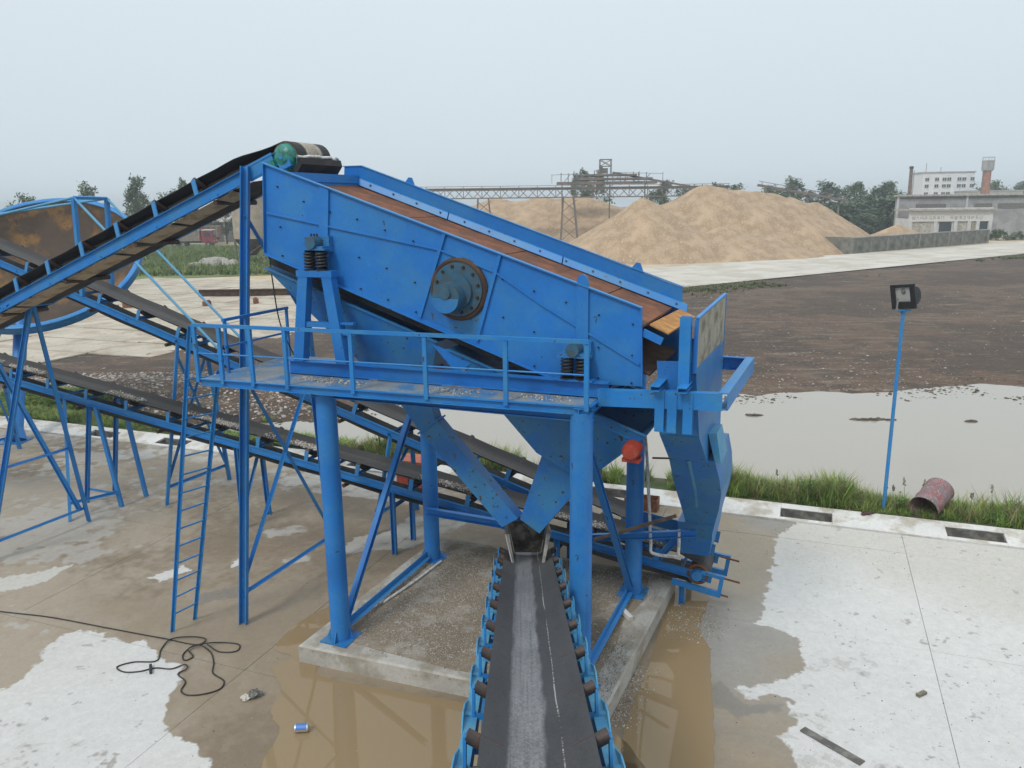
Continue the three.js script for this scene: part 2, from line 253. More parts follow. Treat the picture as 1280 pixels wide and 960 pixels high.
const yardMat = (() => {
  const w = 2048, h = 1408, d = new Uint8Array(w * h * 4), rgh = new Uint8Array(w * h * 4);
  const SILT = [0.272, 0.215, 0.148], SILT2 = [0.345, 0.290, 0.220], SILT3 = [0.195, 0.150, 0.100], DRY = [0.585, 0.575, 0.550], GREY = [0.285, 0.268, 0.235], PALE = [0.44, 0.425, 0.39], DARK = [0.185, 0.17, 0.145], BROWN = [0.30, 0.235, 0.155];
  for (let j = 0; j < h; j++) for (let i = 0; i < w; i++) {
    const x = YX + (i + 0.5) / w * YWD, z = YZ - (j + 0.5) / h * YHT;
    const a = smooth(nA, x * 40, z * 40), b = smooth(nB, x * 23 + 100, z * 23), e = smooth(nE, x * 16, z * 16 + 60), c = nAt(nC, x * 70, z * 70), f = nAt(nD, x * 60, z * 60 + 90), g = nAt(nF, x * 64, z * 64);
    const wx = x + (b - 0.5) * 0.42 + (c - 0.5) * 0.22 + (g - 0.5) * 0.07, wz = z + (a - 0.5) * 0.42 + (f - 0.5) * 0.20 + (g - 0.5) * 0.07;
    const dry = masks.dry(wx, wz), pale = masks.pale(wx + (a - 0.5) * 0.9, wz + (b - 0.5) * 0.9), grey = masks.grey(wx, wz), dark = masks.dark(wx, wz);
    // streaks of silt dragged along by running water, roughly along the yard
    const st = smooth(nB, (x * 0.94 + z * 0.35) * 10, (z * 0.94 - x * 0.35) * 48);
    let col = mix3(SILT, SILT2, sstep(0.40, 0.62, e * 0.5 + st * 0.35 + c * 0.15)); col = mix3(col, SILT3, sstep(0.50, 0.64, a * 0.55 + b * 0.3 + f * 0.15) * 0.9); col = mix3(col, PALE, sstep(0.615, 0.66, b * 0.4 + e * 0.35 + c * 0.25) * 0.55);
    col = mix3(col, PALE, pale * sstep(0.46, 0.60, a * 0.4 + c * 0.25 + st * 0.2 + b * 0.15) * 0.85);
    col = mix3(col, mix3(mix3(GREY, BROWN, sstep(0.42, 0.56, e * 0.6 + b * 0.4)), DARK, sstep(0.5, 0.62, a * 0.6 + st * 0.4) * 0.5), grey * 0.94);
    col = mix3(col, DARK, dark * 0.7 * sstep(0.3, 0.5, b));
    let D = DRY; D = mix3(D, [0.48, 0.455, 0.40], sstep(0.50, 0.66, e * 0.6 + a * 0.4) * 0.75); D = mix3(D, [0.31, 0.29, 0.25], sstep(0.61, 0.65, b * 0.6 + c * 0.25 + g * 0.15) * 0.4); D = mix3(D, [0.22, 0.20, 0.18], sstep(0.70, 0.74, c * 0.6 + g * 0.4) * 0.5);
    col = mix3(col, mix3(PALE, col, 0.35), sstep(0.1, 0.4, dry)); col = mix3(col, D, sstep(0.45, 0.75, dry));
    const hs = Math.sin(i * 12.9898 + j * 78.233) * 43758.5453, k = 0.92 + 0.16 * a + (f - 0.5) * 0.07 + (g - 0.5) * 0.14 + (hs - Math.floor(hs) - 0.5) * 0.10; const o = (j * w + i) * 4;
    d[o] = enc(col[0] * k); d[o + 1] = enc(col[1] * k); d[o + 2] = enc(col[2] * k); d[o + 3] = 255;
    let rr = mix(0.62 + (a - 0.5) * 0.5, 0.26 + (b - 0.5) * 0.5, grey); rr = mix(rr, 0.92, sstep(0.35, 0.6, dry)); rr = mix(rr, 0.85, pale * 0.7);
    rgh[o] = rgh[o + 1] = rgh[o + 2] = Math.round(255 * clamp(rr, 0.12, 0.95)); rgh[o + 3] = 255;
  }
  const mk = (q, srgb) => { const t = new THREE.DataTexture(q, w, h); t.magFilter = THREE.LinearFilter; t.minFilter = THREE.LinearMipmapLinearFilter; t.generateMipmaps = true; t.wrapS = t.wrapT = THREE.MirroredRepeatWrapping; if (srgb) t.colorSpace = THREE.SRGBColorSpace; t.needsUpdate = true; return t; };
  const bt = tex(S, S, i => nD[i] * 0.5 + nF[i] * 0.5, 0, false); bt.repeat.set(12, 8);
  return std({ map: mk(d, true), roughnessMap: mk(rgh), roughness: 1, bumpMap: bt, bumpScale: 0.002 });
})();
{
  const yard = structure(mesh(prism([yW(-40, -14, -0.13), yW(26, -14, -0.13), yW(26, 8.03, -0.13), yW(-40, 8.03, -0.13)], V3(0, 0.112, 0)), M.slabTop), 'concrete_yard', 'concrete yard of large poured panels, partly wet and silted', 'yard');
  const ss = [-36.2, -31.2, -26.2, -21.2, -16.2, -11.2, -6.2, -1.2, 3.8, 8.8, 13.8, 18.8, 23.8], tt = [-13.1, -9.0, -4.95, -0.88, 3.22, 7.05, 8.035];
  const rr = rng(51);
  for (let i = 0; i + 1 < ss.length; i++) for (let j = 0; j + 1 < tt.length; j++) {
    const dh = rr() * 0.003, g = 0.0045, pts = [[ss[i] + g, tt[j] + g], [ss[i + 1] - g, tt[j] + g], [ss[i + 1] - g, tt[j + 1] - g], [ss[i] + g, tt[j + 1] - g]];
    const geo = flat(prism(pts.map(([s, t]) => yW(s, t, -0.0775)), V3(0, 0.076 + dh, 0))), p = geo.attributes.position, uv = [];
    for (let k = 0; k < p.count; k++) uv.push((p.getX(k) - YX) / YWD, (YZ - p.getZ(k)) / YHT);
    geo.setAttribute('uv', new THREE.Float32BufferAttribute(uv, 2)); geo.userData.keepUV = true;
    part(yard, 'concrete_panel', geo, yardMat);
  }
  // kerb: a wide pale strip rising to the back, with drain slots let into it
  const kq = (a, b, t0, t1, h) => [yW(a, t0, h), yW(b, t0, h), yW(b, t1, h), yW(a, t1, h)];
  const kh = t => mix(0.035, 0.125, (t - 8.05) / 0.79);
  const kerb = structure(mesh(prism(kq(-40, 26, 8.045, 8.84, -0.20), V3(0, 0.05, 0)), M.drain), 'kerb', 'pale raised concrete kerb strip with dark drain slots along the yard', 'kerb');
  const slots = [-14.1, -11.25, -7.9, -4.5, -1.1, 2.3, 6.87, 10.24, 13.6, 17]; let s0 = -40;
  const bar = (nm, a, b, t0, t1, mt) => part(kerb, nm, loft([kq(a, b, t0, t1, -0.152), [yW(a, t0, kh(t0)), yW(b, t0, kh(t0)), yW(b, t1, kh(t1)), yW(a, t1, kh(t1))]]), mt);
  const blk = (a, b) => { const n = Math.max(1, Math.round((b - a) / 2.2)); for (let k = 0; k < n; k++) bar('kerb_block', mix(a, b, k / n) + 0.004, mix(a, b, (k + 1) / n) - 0.004, 8.05, 8.83, M.kerb); };
  for (const s of [...slots, 26.6]) { blk(s0, s - 0.55); if (s < 26) { bar('slot_front', s - 0.55, s + 0.55, 8.05, 8.16, M.kerb); bar('slot_back', s - 0.55, s + 0.55, 8.60, 8.83, M.kerb); part(kerb, 'slot_liner', prism(kq(s - 0.547, s + 0.547, 8.585, 8.598, -0.15), V3(0, 0.235, 0)), M.drain); for (const q of [-0.549, 0.535]) part(kerb, 'slot_liner', prism(kq(s + q, s + q + 0.013, 8.162, 8.583, -0.15), V3(0, 0.19, 0)), M.drain); part(kerb, 'slot_bar', prism(kq(s - 0.54, s + 0.54, 8.24, 8.30, -0.15), V3(0, 0.14, 0)), M.drain); } s0 = s + 0.55; }
}
// ---- foundation slab of the machine
{
  const c = [[-0.52, -0.42], [4.42, -0.22], [4.55, 4.05], [-0.40, 4.1]], up = (h, d) => c.map(([s, t], i) => mW(s + (i === 0 || i === 3 ? d : -d), t + (i < 2 ? d : -d), h));
  const slab = structure(mesh(loft([up(-0.002, 0), up(0.27, 0), up(0.298, 0.03)]), M.concrete), 'foundation_slab', 'raised concrete slab under the screen columns, littered with grit', 'slab');
  part(slab, 'dirt_layer', prism([[-0.25, 0.0], [0.7, -0.10], [2.0, -0.16], [3.4, -0.10], [4.05, 0.1], [4.15, 1.2], [4.05, 2.2], [4.25, 3.0], [4.1, 3.8], [1.8, 4.0], [0.1, 3.9], [-0.15, 2.4], [0.02, 1.2]].map(([s, t]) => mW(s, t, 0.2985)), V3(0, 0.006, 0)), M.slabTop);
}
// ---- water
const murky = (c, rough, bump) => { const q = new THREE.MeshPhysicalMaterial({ color: new THREE.Color().setRGB(...c), roughness: rough, metalness: 0, ior: 1.33, specularIntensity: 1 }); q.bumpMap = tex(S, S, i => nA[i] * 0.7 + nB[i] * 0.3, 5, false); q.bumpScale = bump; return q; };
{
  const wA = murky([0.285, 0.205, 0.112], 0.025, 0.0015), R = rng(77);
  const wob = (pts) => { const sp = new THREE.CatmullRomCurve3(pts.map(([x, z]) => V3(x, 0, z)), true, 'catmullrom', 0.4), o = []; for (let i = 0; i < 150; i++) { const p = sp.getPoint(i / 150); o.push([p.x + (R() - 0.5) * 0.035, p.z + (R() - 0.5) * 0.035]); } return o; };
  const A = wob([[-3.30, -13.05], [-3.79, -12.39], [-3.90, -11.67], [-3.55, -11.45], [-3.80, -11.14], [-3.48, -10.57], [-3.50, -10.03], [-3.23, -9.58], [-3.28, -9.0], [-3.0, -8.2], [-1.6, -7.6], [0.2, -7.7], [1.6, -8.2], [1.45, -9.3], [0.8, -9.75], [-0.6, -10.15], [-2.0, -10.55], [-3.05, -10.95], [-2.95, -11.4], [-2.80, -12.2]]);
  const B = wob([[2.75, -13.25], [3.2, -13.75], [3.55, -13.35], [3.11, -12.13], [3.12, -11.49], [2.85, -10.28], [2.55, -8.9], [2.2, -7.4], [1.2, -7.0], [1.3, -8.6], [1.5, -9.6], [2.1, -11.2], [2.5, -12.4]]);
  for (const [p, nm, lb] of [[A, 'puddle', 'shallow brown puddle along the front and left of the foundation slab'], [B, 'puddle_001', 'shallow brown puddle along the right side of the foundation slab']]) structure(mesh(sheetPoly(p, 0.006), wA), nm, lb, 'puddle');
  const wP = murky([0.375, 0.345, 0.295], 0.08, 0.008);
  const pond = []; for (let s = -18; s <= 40; s += 2) { const p = yW(s, 9.7, 0); pond.push([p.x, p.z]); } pond.push([62, -22], [62, -37], [20, -36], [-14, -36]);
  structure(mesh(sheetPoly(pond, -0.05), wP), 'pond', 'wide shallow pool of grey silty water behind the kerb', 'pond');
}
// ---- mud field beyond the pond (its edge forms the shore)
const shore = x => -29.3 + (smooth(nB, x * 14, 7) - 0.5) * 2.6 + sstep(1, -9, x) * 3.4 - sstep(22, 34, x) * 1.5;
function mudH(x, z) {
  const d = z - shore(x), low = sstep(-1.0, 1.0, d) * sstep(-12.5, -9, x + (smooth(nA, z * 20, 5) - 0.5) * 3);
  let h = mix(0.05 + sstep(0, -8, d) * 0.05, -0.16, low) + (smooth(nA, x * 18, z * 18) - 0.5) * 0.14 + (smooth(nC, x * 30, z * 30) - 0.5) * 0.10;
  h += 0.45 * Math.exp(-(((x + 14) / 4.5) ** 2 + ((z + 29.5) / 2.6) ** 2)) + 0.3 * Math.exp(-(((x + 9.5) / 2.4) ** 2 + ((z + 30.5) / 1.5) ** 2));
  const ty = (x - OX) * Math.sin(TY) - (z - OZ) * Math.cos(TY);               // keep below the verge and the yard
  const sy = (x - OX) * Math.cos(TY) + (z - OZ) * Math.sin(TY), rd = -z - (57.5 + 0.7 * x);   // also below the road and the hardstand
  h = mix(h, -0.25, sstep(0, 3, rd)); h = mix(h, -0.12, sstep(15.4, 17, ty) * sstep(-19, -22, sy + (ty < 31 ? (31 - ty) * 0.38 : 0)));
  return mix(-0.30, h, sstep(9.3, 11.2, ty));
}
structure(mesh((() => { const g = gridMesh(-48, 122, 420, -22, -152, 330, mudH); g.userData.keepUV = true; return g; })(), M.soil), 'mud_field', 'bare brown mud field strewn with pale stones beyond the pool', 'mud');
structure(mesh(sheetPoly([[-6, -51.5], [64.8, -101.4], [160, -169], [160, -183], [83.7, -131.3], [18.6, -87.9], [-10, -69]], 0.20), M.road), 'road', 'pale dusty concrete road crossing behind the mud field', 'road');
structure(mesh(sheetPoly([[-30, -72], [10, -82], [84, -131.6], [180, -197], [180, -330], [-120, -330], [-70, -110]], 0.10), M.sandGround), 'sand_yard', 'tan sandy ground around the sand heaps', 'ground');
structure(mesh(sheetPoly([[-24, -84], [-17, -98], [-30, -150], [-120, -165], [-140, -100], [-62, -82], [-40, -79]], 0.14), M.field), 'grass_field', 'rough green grass field at the left in front of the truck', 'field');
// hardstand of old slabs at the left
{
  const hs = structure(mesh(prism([yW(-66, 15.5, -0.1), yW(-22, 15.5, -0.1), yW(-16, 31, -0.1), yW(-19, 54, -0.1), yW(-66, 54, -0.1)], V3(0, 0.16, 0)), M.soil), 'hardstand', 'old cracked pale concrete hardstand at the left, edges filled with soil', 'hardstand');
  const R = rng(21);
  for (let t = 15.8; t < 53; t += 3.2) for (let s = -64; s < -19; s += 7.5) {
    const lim = t < 31 ? mix(-24, -18, (t - 15.5) / 15.5) : -19; if (s + 7 > lim + 4) continue;
    const e = Math.min(s + 7.38, lim), j = () => (R() - 0.5) * 0.14, y = 0.062 + R() * 0.03; if (e - s < 1) continue;
    part(hs, 'hardstand_slab', prism([yW(s + j(), t + j(), y), yW(e + j(), t + j(), y), yW(e + j(), t + 3.05 + j(), y), yW(s + j(), t + 3.05 + j(), y)], V3(0, 0.06, 0)), M.hard);
  }
}
// ---- verge between kerb and pond
function vergeH(s, t) { return mix(0.05, -0.14, sstep(9.6, 10.7, t)) + (smooth(nA, s * 30, t * 30) - 0.5) * 0.10; }
structure(mesh((() => { const pos = [], uv = [], idx = [], ns = 260, nt = 10; for (let j = 0; j <= nt; j++) for (let i = 0; i <= ns; i++) { const s = mix(-40, 30, i / ns), t = mix(8.845, 11.1, j / nt), p = yW(s, t, vergeH(s, t)); pos.push(p.x, p.y, p.z); uv.push(s, t); } for (let j = 0; j < nt; j++) for (let i = 0; i < ns; i++) { const a = j * (ns + 1) + i, b = a + 1, c = a + ns + 1, d = c + 1; idx.push(a, b, c, b, d, c); } const g = new THREE.BufferGeometry(); g.setAttribute('position', new THREE.Float32BufferAttribute(pos, 3)); g.setAttribute('uv', new THREE.Float32BufferAttribute(uv, 2)); g.setIndex(idx); g.computeVertexNormals(); g.userData.keepUV = true; return g; })(), M.grassSoil), 'verge', 'narrow earth verge between the kerb and the pool', 'verge');
// ================================================================ vibrating screen
const deckH = s => 7.05 - 0.3485 * s;                                       // deck line
{
  const T = thing('vibrating_screen', 'blue inclined vibrating screen with a rust-coloured deck, carried on coil springs', 'screen', [1.6, 1.55, 4.46]);
  const nearPoly = [[-1.27, 7.65], [4.57, 5.67], [4.61, 4.62], [3.52, 4.60], [-1.37, 6.31]];
  const pl = part(T, 'side_plate', prism(nearPoly.map(([s, h]) => m(s, 0.6, h)), V3(0, 0, -0.02)), M.blue);
  // top flange, stiffeners and bars on the near plate
  const dirUp = V3(0.339, 1, 0).normalize();
  part(pl, 'top_flange', sect(rectP(0.075, 0.016), m(-1.30, 0.585, 7.668), m(4.59, 0.585, 5.672), dirUp), M.blueFrame);
  part(pl, 'bottom_flange', sect(rectP(0.08, 0.014), m(-1.37, 0.57, 6.303), m(3.5, 0.57, 4.603), dirUp), M.blue);
  part(pl, 'end_flange', sect(rectP(0.05, 0.014), m(4.583, 0.58, 5.66), m(4.622, 0.58, 4.63)), M.blue);
  part(pl, 'end_flange', sect(rectP(0.05, 0.014), m(-1.265, 0.58, 7.64), m(-1.375, 0.58, 6.32)), M.blue);
  const mid = [[-1.28, 6.92], [-0.02, 6.69], [1.67, 6.39], [2.53, 6.09], [3.2, 5.67], [4.57, 4.92]];
  part(pl, 'stiffener', mid.slice(1).map((b, i) => sect(rectP(0.035, 0.022), m(mid[i][0], 0.585, mid[i][1]), m(b[0], 0.585, b[1]))), M.blue);
  for (const [a, b] of [[[1.76, 6.62], [1.32, 5.42]], [[2.6, 6.33], [2.22, 5.11]]])
    part(pl, 'rib', sect(rectP(0.03, 0.05), m(a[0], 0.578, a[1]), m(b[0], 0.578, b[1])), M.blue);
  part(pl, 'rib', prism([[-0.28, 7.30], [-0.12, 7.245], [-0.21, 6.26], [-0.36, 6.26]].map(([s, h]) => m(s, 0.60, h)), V3(0, 0, 0.035)), M.blue);
  { const pts = [[3.70, 5.02], [3.87, 5.02], [3.87, 5.98], [3.85, 6.05], [3.80, 6.09], [3.75, 6.08], [3.71, 6.03]]; part(pl, 'rib', prism(pts.map(([s, h]) => m(s, 0.60, h)), V3(0, 0, 0.035)), M.blue); }
  part(pl, 'patch_plate', prism([[1.50, 6.02], [2.46, 5.86], [2.28, 5.12], [1.30, 5.43]].map(([s, h]) => m(s, 0.60, h)), V3(0, 0, 0.012)), M.blueWorn);
  const bolts = [], R = rng(4);
  for (let s = -1.05; s < 4.5; s += 0.46) for (const f of [0.22, 0.62, 0.93]) {
    const top = 7.65 - 0.339 * (s + 1.27), bot = Math.max(4.62, 6.31 - 0.351 * (s + 1.37)), h = top - (top - bot) * f + (R() - 0.5) * 0.08;
    if (Math.hypot(s - 1.95, h - 5.8) < 0.6) continue;
    bolts.push(tube(m(s, 0.61, h), m(s, 0.572, h), 0.0135, 0.011, 8));
  }
  const bm = part(pl, 'bolt_heads', bolts, M.black); bm.userData.kind = 'stuff';
  // exciter: bearing flange, ring, eccentric guard drum and shaft cover
  const ec = [1.96, 5.84];
  const ex = part(T, 'exciter', tube(m(ec[0], 0.60, ec[1]), m(ec[0], 0.525, ec[1]), 0.39, 0.38, 40), M.teal);
  part(ex, 'rust_ring', new THREE.TorusGeometry(0.405, 0.044, 10, 44).translate(ec[0], ec[1], -0.585), M.rustDark);
  part(ex, 'inner_flange', tube(m(ec[0] - 0.02, 0.53, ec[1] - 0.03), m(ec[0] - 0.02, 0.475, ec[1] - 0.03), 0.26, 0.255, 32), M.teal);
  part(ex, 'counterweight', tube(m(ec[0] - 0.06, 0.48, ec[1] - 0.10), m(ec[0] - 0.06, 0.27, ec[1] - 0.10), 0.215, 0.21, 32), M.teal);
  { // half disc of the weight, painted blue below, rusted above
    const half = []; for (let i = 0; i <= 16; i++) { const a = Math.PI + i / 16 * Math.PI; half.push(m(ec[0] - 0.06 + 0.205 * Math.cos(a), 0.27, ec[1] - 0.10 + 0.205 * Math.sin(a))); }
    part(ex, 'weight_plate', prism(half, V3(0, 0, 0.02)), M.blueWorn);
    part(ex, 'shaft_end', tube(m(ec[0] - 0.06, 0.275, ec[1] - 0.03), m(ec[0] - 0.06, 0.235, ec[1] - 0.03), 0.085, 0.08, 20), M.teal);
  }
  for (let i = 0; i < 12; i++) { const a = i / 12 * 6.2832 + 0.2; part(ex, 'bolt', tube(m(ec[0] + 0.33 * Math.cos(a), 0.53, ec[1] + 0.33 * Math.sin(a)), m(ec[0] + 0.33 * Math.cos(a), 0.505, ec[1] + 0.33 * Math.sin(a)), 0.026, 0.022, 6), M.black); }
  // far side plate with its taller hood at the feed end
  const farPoly = [[-1.14, 7.67], [-0.80, 7.67], [4.75, 5.74], [4.78, 4.6], [3.6, 4.6], [-1.30, 6.32]];
  const fp = part(T, 'side_plate', prism(farPoly.map(([s, h]) => m(s, 2.56, h)), V3(0, 0, -0.02)), M.blue);
  part(fp, 'top_flange', sect(rectP(0.07, 0.014), m(-0.8, 2.58, 7.68), m(4.76, 2.58, 5.752), dirUp), M.blueFrame);
  part(fp, 'hood_cap', boxM(-1.16, -0.8, 2.545, 2.60, 7.672, 7.688), M.blueFrame);
  for (const [s, h] of [[0.13, 7.36], [4.06, 6.0]]) {
    const e = prism([[s - 0.13, h], [s + 0.10, h - 0.08], [s + 0.03, h + 0.10], [s - 0.03, h + 0.11]].map(([a, b]) => m(a, 2.585, b)), V3(0, 0, -0.02));
    part(fp, 'lifting_eye', e, M.blue);
  }
  // clamping strips with bolts on the inside of the far plate
  for (const [a, b] of [[-0.86, 0.85], [0.87, 2.85], [2.87, 4.84]]) part(fp, 'clamp_strip', prism([m(a, 2.552, deckH(a) + 0.135), m(b, 2.552, deckH(b) + 0.135), m(b, 2.50, deckH(b) + 0.035), m(a, 2.50, deckH(a) + 0.035)], V3(0, -0.01, 0.02)), M.blueFrame);
  for (let s = -0.6; s < 4.8; s += 0.44) part(fp, 'bolt', tube(m(s, 2.53, deckH(s) + 0.08), m(s, 2.49, deckH(s) + 0.095), 0.017, 0.015, 6), M.black);
  // deck: rusty screen panels across, each with its own edge
  for (let i = 0; i < 7; i++) {
    const a = -0.9 + i * 0.79, b = a + 0.775, rise = [0, 0.006, 0.002, 0.009, 0.003, 0.007, 0.001][i];
    part(T, 'deck_panel', prism([m(a, 0.62, deckH(a) + rise), m(b, 0.62, deckH(b) + rise), m(b, 2.54, deckH(b) + rise), m(a, 2.54, deckH(a) + rise)], V3(0, -0.03, 0)), M.rust);
  }
  part(T, 'deck_lip', prism([m(4.68, 0.66, deckH(4.68) + 0.035), m(4.93, 0.66, deckH(4.90)), m(4.98, 2.46, deckH(4.95)), m(4.74, 2.46, deckH(4.74) + 0.035)], V3(0, -0.02, 0)), M.ochre);
  part(T, 'lip_rail', sect(rectP(0.03, 0.10), m(4.60, 0.62, deckH(4.60) - 0.10), m(4.86, 0.62, deckH(4.86) - 0.12)), M.blue);
  // lower deck, seen dark inside the discharge end
  part(T, 'lower_deck', prism([m(-1.2, 0.64, deckH(-1.2) - 0.62), m(4.7, 0.64, deckH(4.7) - 0.62), m(4.7, 2.53, deckH(4.7) - 0.62), m(-1.2, 2.53, deckH(-1.2) - 0.62)], V3(0, -0.03, 0)), M.rustDark);
  part(T, 'end_plate', prism([m(-1.26, 0.62, 7.35), m(-1.26, 2.54, 7.35), m(-1.36, 2.54, 6.34), m(-1.36, 0.62, 6.34)], V3(-0.012, 0, 0)), M.blue);
  part(T, 'feed_tray', [prism([m(-1.24, 0.63, 7.47), m(-0.82, 0.63, 7.40), m(-0.82, 2.54, 7.40), m(-1.24, 2.54, 7.47)], V3(0, -0.014, 0)), boxM(-0.86, -0.84, 0.63, 2.54, 7.34, 7.52)], M.blue);
  for (const s of [0.4, 1.95, 3.3]) part(T, 'cross_tube', tube(m(s, 0.62, deckH(s) - 0.3), m(s, 2.54, deckH(s) - 0.3), 0.09, 0.09, 16), M.rustDark);
  // springs: two coils under each bracket
  const coil = (s, t, h0, hh, r) => { const p = []; for (let i = 0; i <= 110; i++) { const a = i / 110 * 6.2832 * 5.5; p.push(m(s + r * Math.cos(a), t + r * Math.sin(a), h0 + 0.015 + (hh - 0.03) * i / 110)); } return new THREE.TubeGeometry(new THREE.CatmullRomCurve3(p), 132, 0.019, 6, false); };
  for (const [s, t, h0] of [[-0.32, 0.42, 6.075], [3.73, 0.42, 4.70], [-0.32, 2.74, 6.075], [3.73, 2.74, 4.70]]) {
    const near = t < 1, b = part(T, 'spring_bracket', [boxM(s - 0.22, s + 0.22, t - 0.09, t + 0.09, h0 + 0.30, h0 + 0.325), boxM(s - 0.20, s + 0.20, near ? t + 0.08 : t - 0.19, near ? t + 0.19 : t - 0.08, h0 + 0.27, h0 + 0.50)], M.blueWorn);
    part(b, 'trunnion', tube(m(s, t + 0.10, h0 + 0.41), m(s, t - 0.12, h0 + 0.41), 0.095, 0.09, 20), M.teal);
    part(b, 'saddle', boxM(s - 0.19, s + 0.19, t - 0.08, t + 0.08, h0 + 0.325, h0 + 0.36), M.blueWorn);
    for (const d of [-0.105, 0.105]) {
      part(T, 'spring', coil(s + d, t, h0 + 0.012, 0.288, 0.072), M.black);
      part(T, 'spring_seat', tube(m(s + d, t, h0), m(s + d, t, h0 + 0.02), 0.095, 0.095, 18), M.black);
    }
    for (const d of [-0.05, 0, 0.05]) part(b, 'bolt', tube(m(s + d, t, h0 + 0.50), m(s + d, t, h0 + 0.54), 0.014, 0.014, 6), M.black);
  }
}
// ================================================================ support frame with platform
{
  const T = thing('screen_support_frame', 'blue steel frame on four round columns with a railed walkway, carrying the screen', 'steel frame', [2, 1.55, 0.3]);
  const L = 3.965, W = 3.13, HS = 0.3, HP = 4.46;
  for (const [s, t, b] of [[0, 0, 1], [L, 0, 1], [0, W, 0], [L, W, 0]]) {
    const c = part(T, 'column', tube(m(s, t, HS + 0.015), m(s, t, HP - 0.1), b ? 0.152 : 0.15, b ? 0.152 : 0.15, 32), M.blue);
    part(c, 'base_plate', boxM(s - 0.24, s + 0.24, t - 0.24, t + 0.24, HS, HS + 0.016), M.blueWorn);
    for (let k = 0; k < 4; k++) { const a = k * Math.PI / 2 + 0.1, dx = Math.cos(a), dz = Math.sin(a); part(c, 'gusset', prism([m(s + dx * 0.14, t + dz * 0.14, HS + 0.016), m(s + dx * 0.235, t + dz * 0.235, HS + 0.016), m(s + dx * 0.145, t + dz * 0.145, HS + 0.22)], V3(-dz * 0.012, 0, -dx * 0.012)), M.blueWorn); }
  }
  // ring of beams under the screen
  const ib = ibP(0.15, 0.20);
  part(T, 'beam', sect(ib, m(-0.95, 0.45, HP + 0.12), m(4.2, 0.45, HP + 0.12)), M.blue);
  part(T, 'beam', sect(ib, m(-0.95, 2.72, HP + 0.12), m(5.3, 2.72, HP + 0.12)), M.blue);
  for (const s of [-0.05, L]) part(T, 'beam', sect(ibP(0.14, 0.18), m(s, -0.15, HP - 0.10), m(s, 3.3, HP - 0.10)), M.blue);
  for (const t of [0.02, W]) part(T, 'beam', sect(ibP(0.14, 0.18), m(-0.15, t, HP - 0.125), m(L + 0.15, t, HP - 0.125)), M.blue);
  // walkway plate, fascia angle
  const fr = s => -0.26 + 0.045 * s;                                         // front edge of the walkway
  part(T, 'walkway_plate', prism([m(-1.96, fr(-1.96), HP), m(4.06, fr(4.06), HP), m(4.06, 0.40, HP), m(0.0, 0.40, HP), m(0.0, 0.62, HP), m(-1.96, 0.62, HP)], V3(0, -0.012, 0)), M.blueDusty);
  part(T, 'fascia', sect(chanP(0.06, 0.11), m(-1.98, fr(-1.98) - 0.03, HP - 0.045), m(4.08, fr(4.08) - 0.03, HP - 0.045)), M.blueFrame);
  part(T, 'fascia', sect(chanP(0.05, 0.09), m(-1.985, fr(-1.98) + 0.01, HP - 0.05), m(-1.985, 0.62, HP - 0.05)), M.blueFrame);
  part(T, 'fascia', sect(chanP(0.05, 0.09), m(4.085, fr(4.08) + 0.01, HP - 0.05), m(4.085, 0.36, HP - 0.05)), M.blueFrame);
  for (const s of [-1.2, -0.4, 1.2, 2.4, 3.3]) part(T, 'walkway_bearer', sect(angP(0.05, 0.07), m(s, fr(s), HP - 0.05), m(s, 0.4, HP - 0.05)), M.blueFrame);
  // railing
  const RH = 5.29;
  for (const s of [-2.02, -1.57, -1.02, -0.42, 0.67, 1.81, 2.97, 4.06]) part(T, 'railing_post', sect(rectP(0.045, 0.06), m(s, fr(s) - 0.035, HP - 0.05), m(s, fr(s) - 0.035, RH - 0.02)), M.blueFrame);
  part(T, 'handrail', sect(rectP(0.05, 0.05), m(-2.05, fr(-2.05) - 0.035, RH), m(4.09, fr(4.09) - 0.035, RH + 0.02)), M.blueFrame);
  part(T, 'knee_rail', tube(m(-2.02, fr(-2.02) - 0.035, HP + 0.40), m(4.06, fr(4.06) - 0.035, HP + 0.42), 0.012, 0.012, 8), M.blueFrame);
  for (const t of [0.14, 0.62, 1.67]) part(T, 'railing_post', sect(rectP(0.04, 0.04), m(-1.9, t, HP - (t > 1 ? 0.2 : 0)), m(-1.9, t, RH)), M.blue);
  part(T, 'handrail', sect(rectP(0.05, 0.045), m(-1.9, 0.1, RH + 0.01), m(-1.9, 1.7, RH + 0.01)), M.blue);
  part(T, 'knee_rail', sect(rectP(0.03, 0.03), m(-1.9, 0.1, HP + 0.42), m(-1.9, 1.7, HP + 0.42)), M.blue);
  part(T, 'landing_plate', boxM(-1.96, -0.9, 0.63, 1.75, HP - 0.02, HP - 0.006), M.blueDusty);
  part(T, 'fascia', sect(chanP(0.05, 0.1), m(-1.985, 0.63, HP - 0.07), m(-1.985, 1.75, HP - 0.07)), M.blueFrame);
  // spring pedestals: two leg frames at the high end, near and far
  for (const t of [0.42, 2.74]) {
    const p = part(T, 'pedestal', boxM(-0.63, 0.0, t - 0.085, t + 0.085, 5.98, 6.075), M.blue);
    part(p, 'leg', prism([[-0.80, HP + 0.22], [-0.62, HP + 0.22], [-0.44, 5.98], [-0.61, 5.98]].map(([s, h]) => m(s, t - 0.075, h)), V3(0, 0, -0.15)), M.blue);
    part(p, 'leg', prism([[0.16, HP + 0.22], [-0.02, HP + 0.22], [-0.19, 5.98], [-0.02, 5.98]].map(([s, h]) => m(s, t - 0.075, h)), V3(0, 0, -0.15)), M.blue);
    part(p, 'tie', boxM(-0.62, -0.05, t - 0.05, t + 0.05, 5.22, 5.30), M.blue);
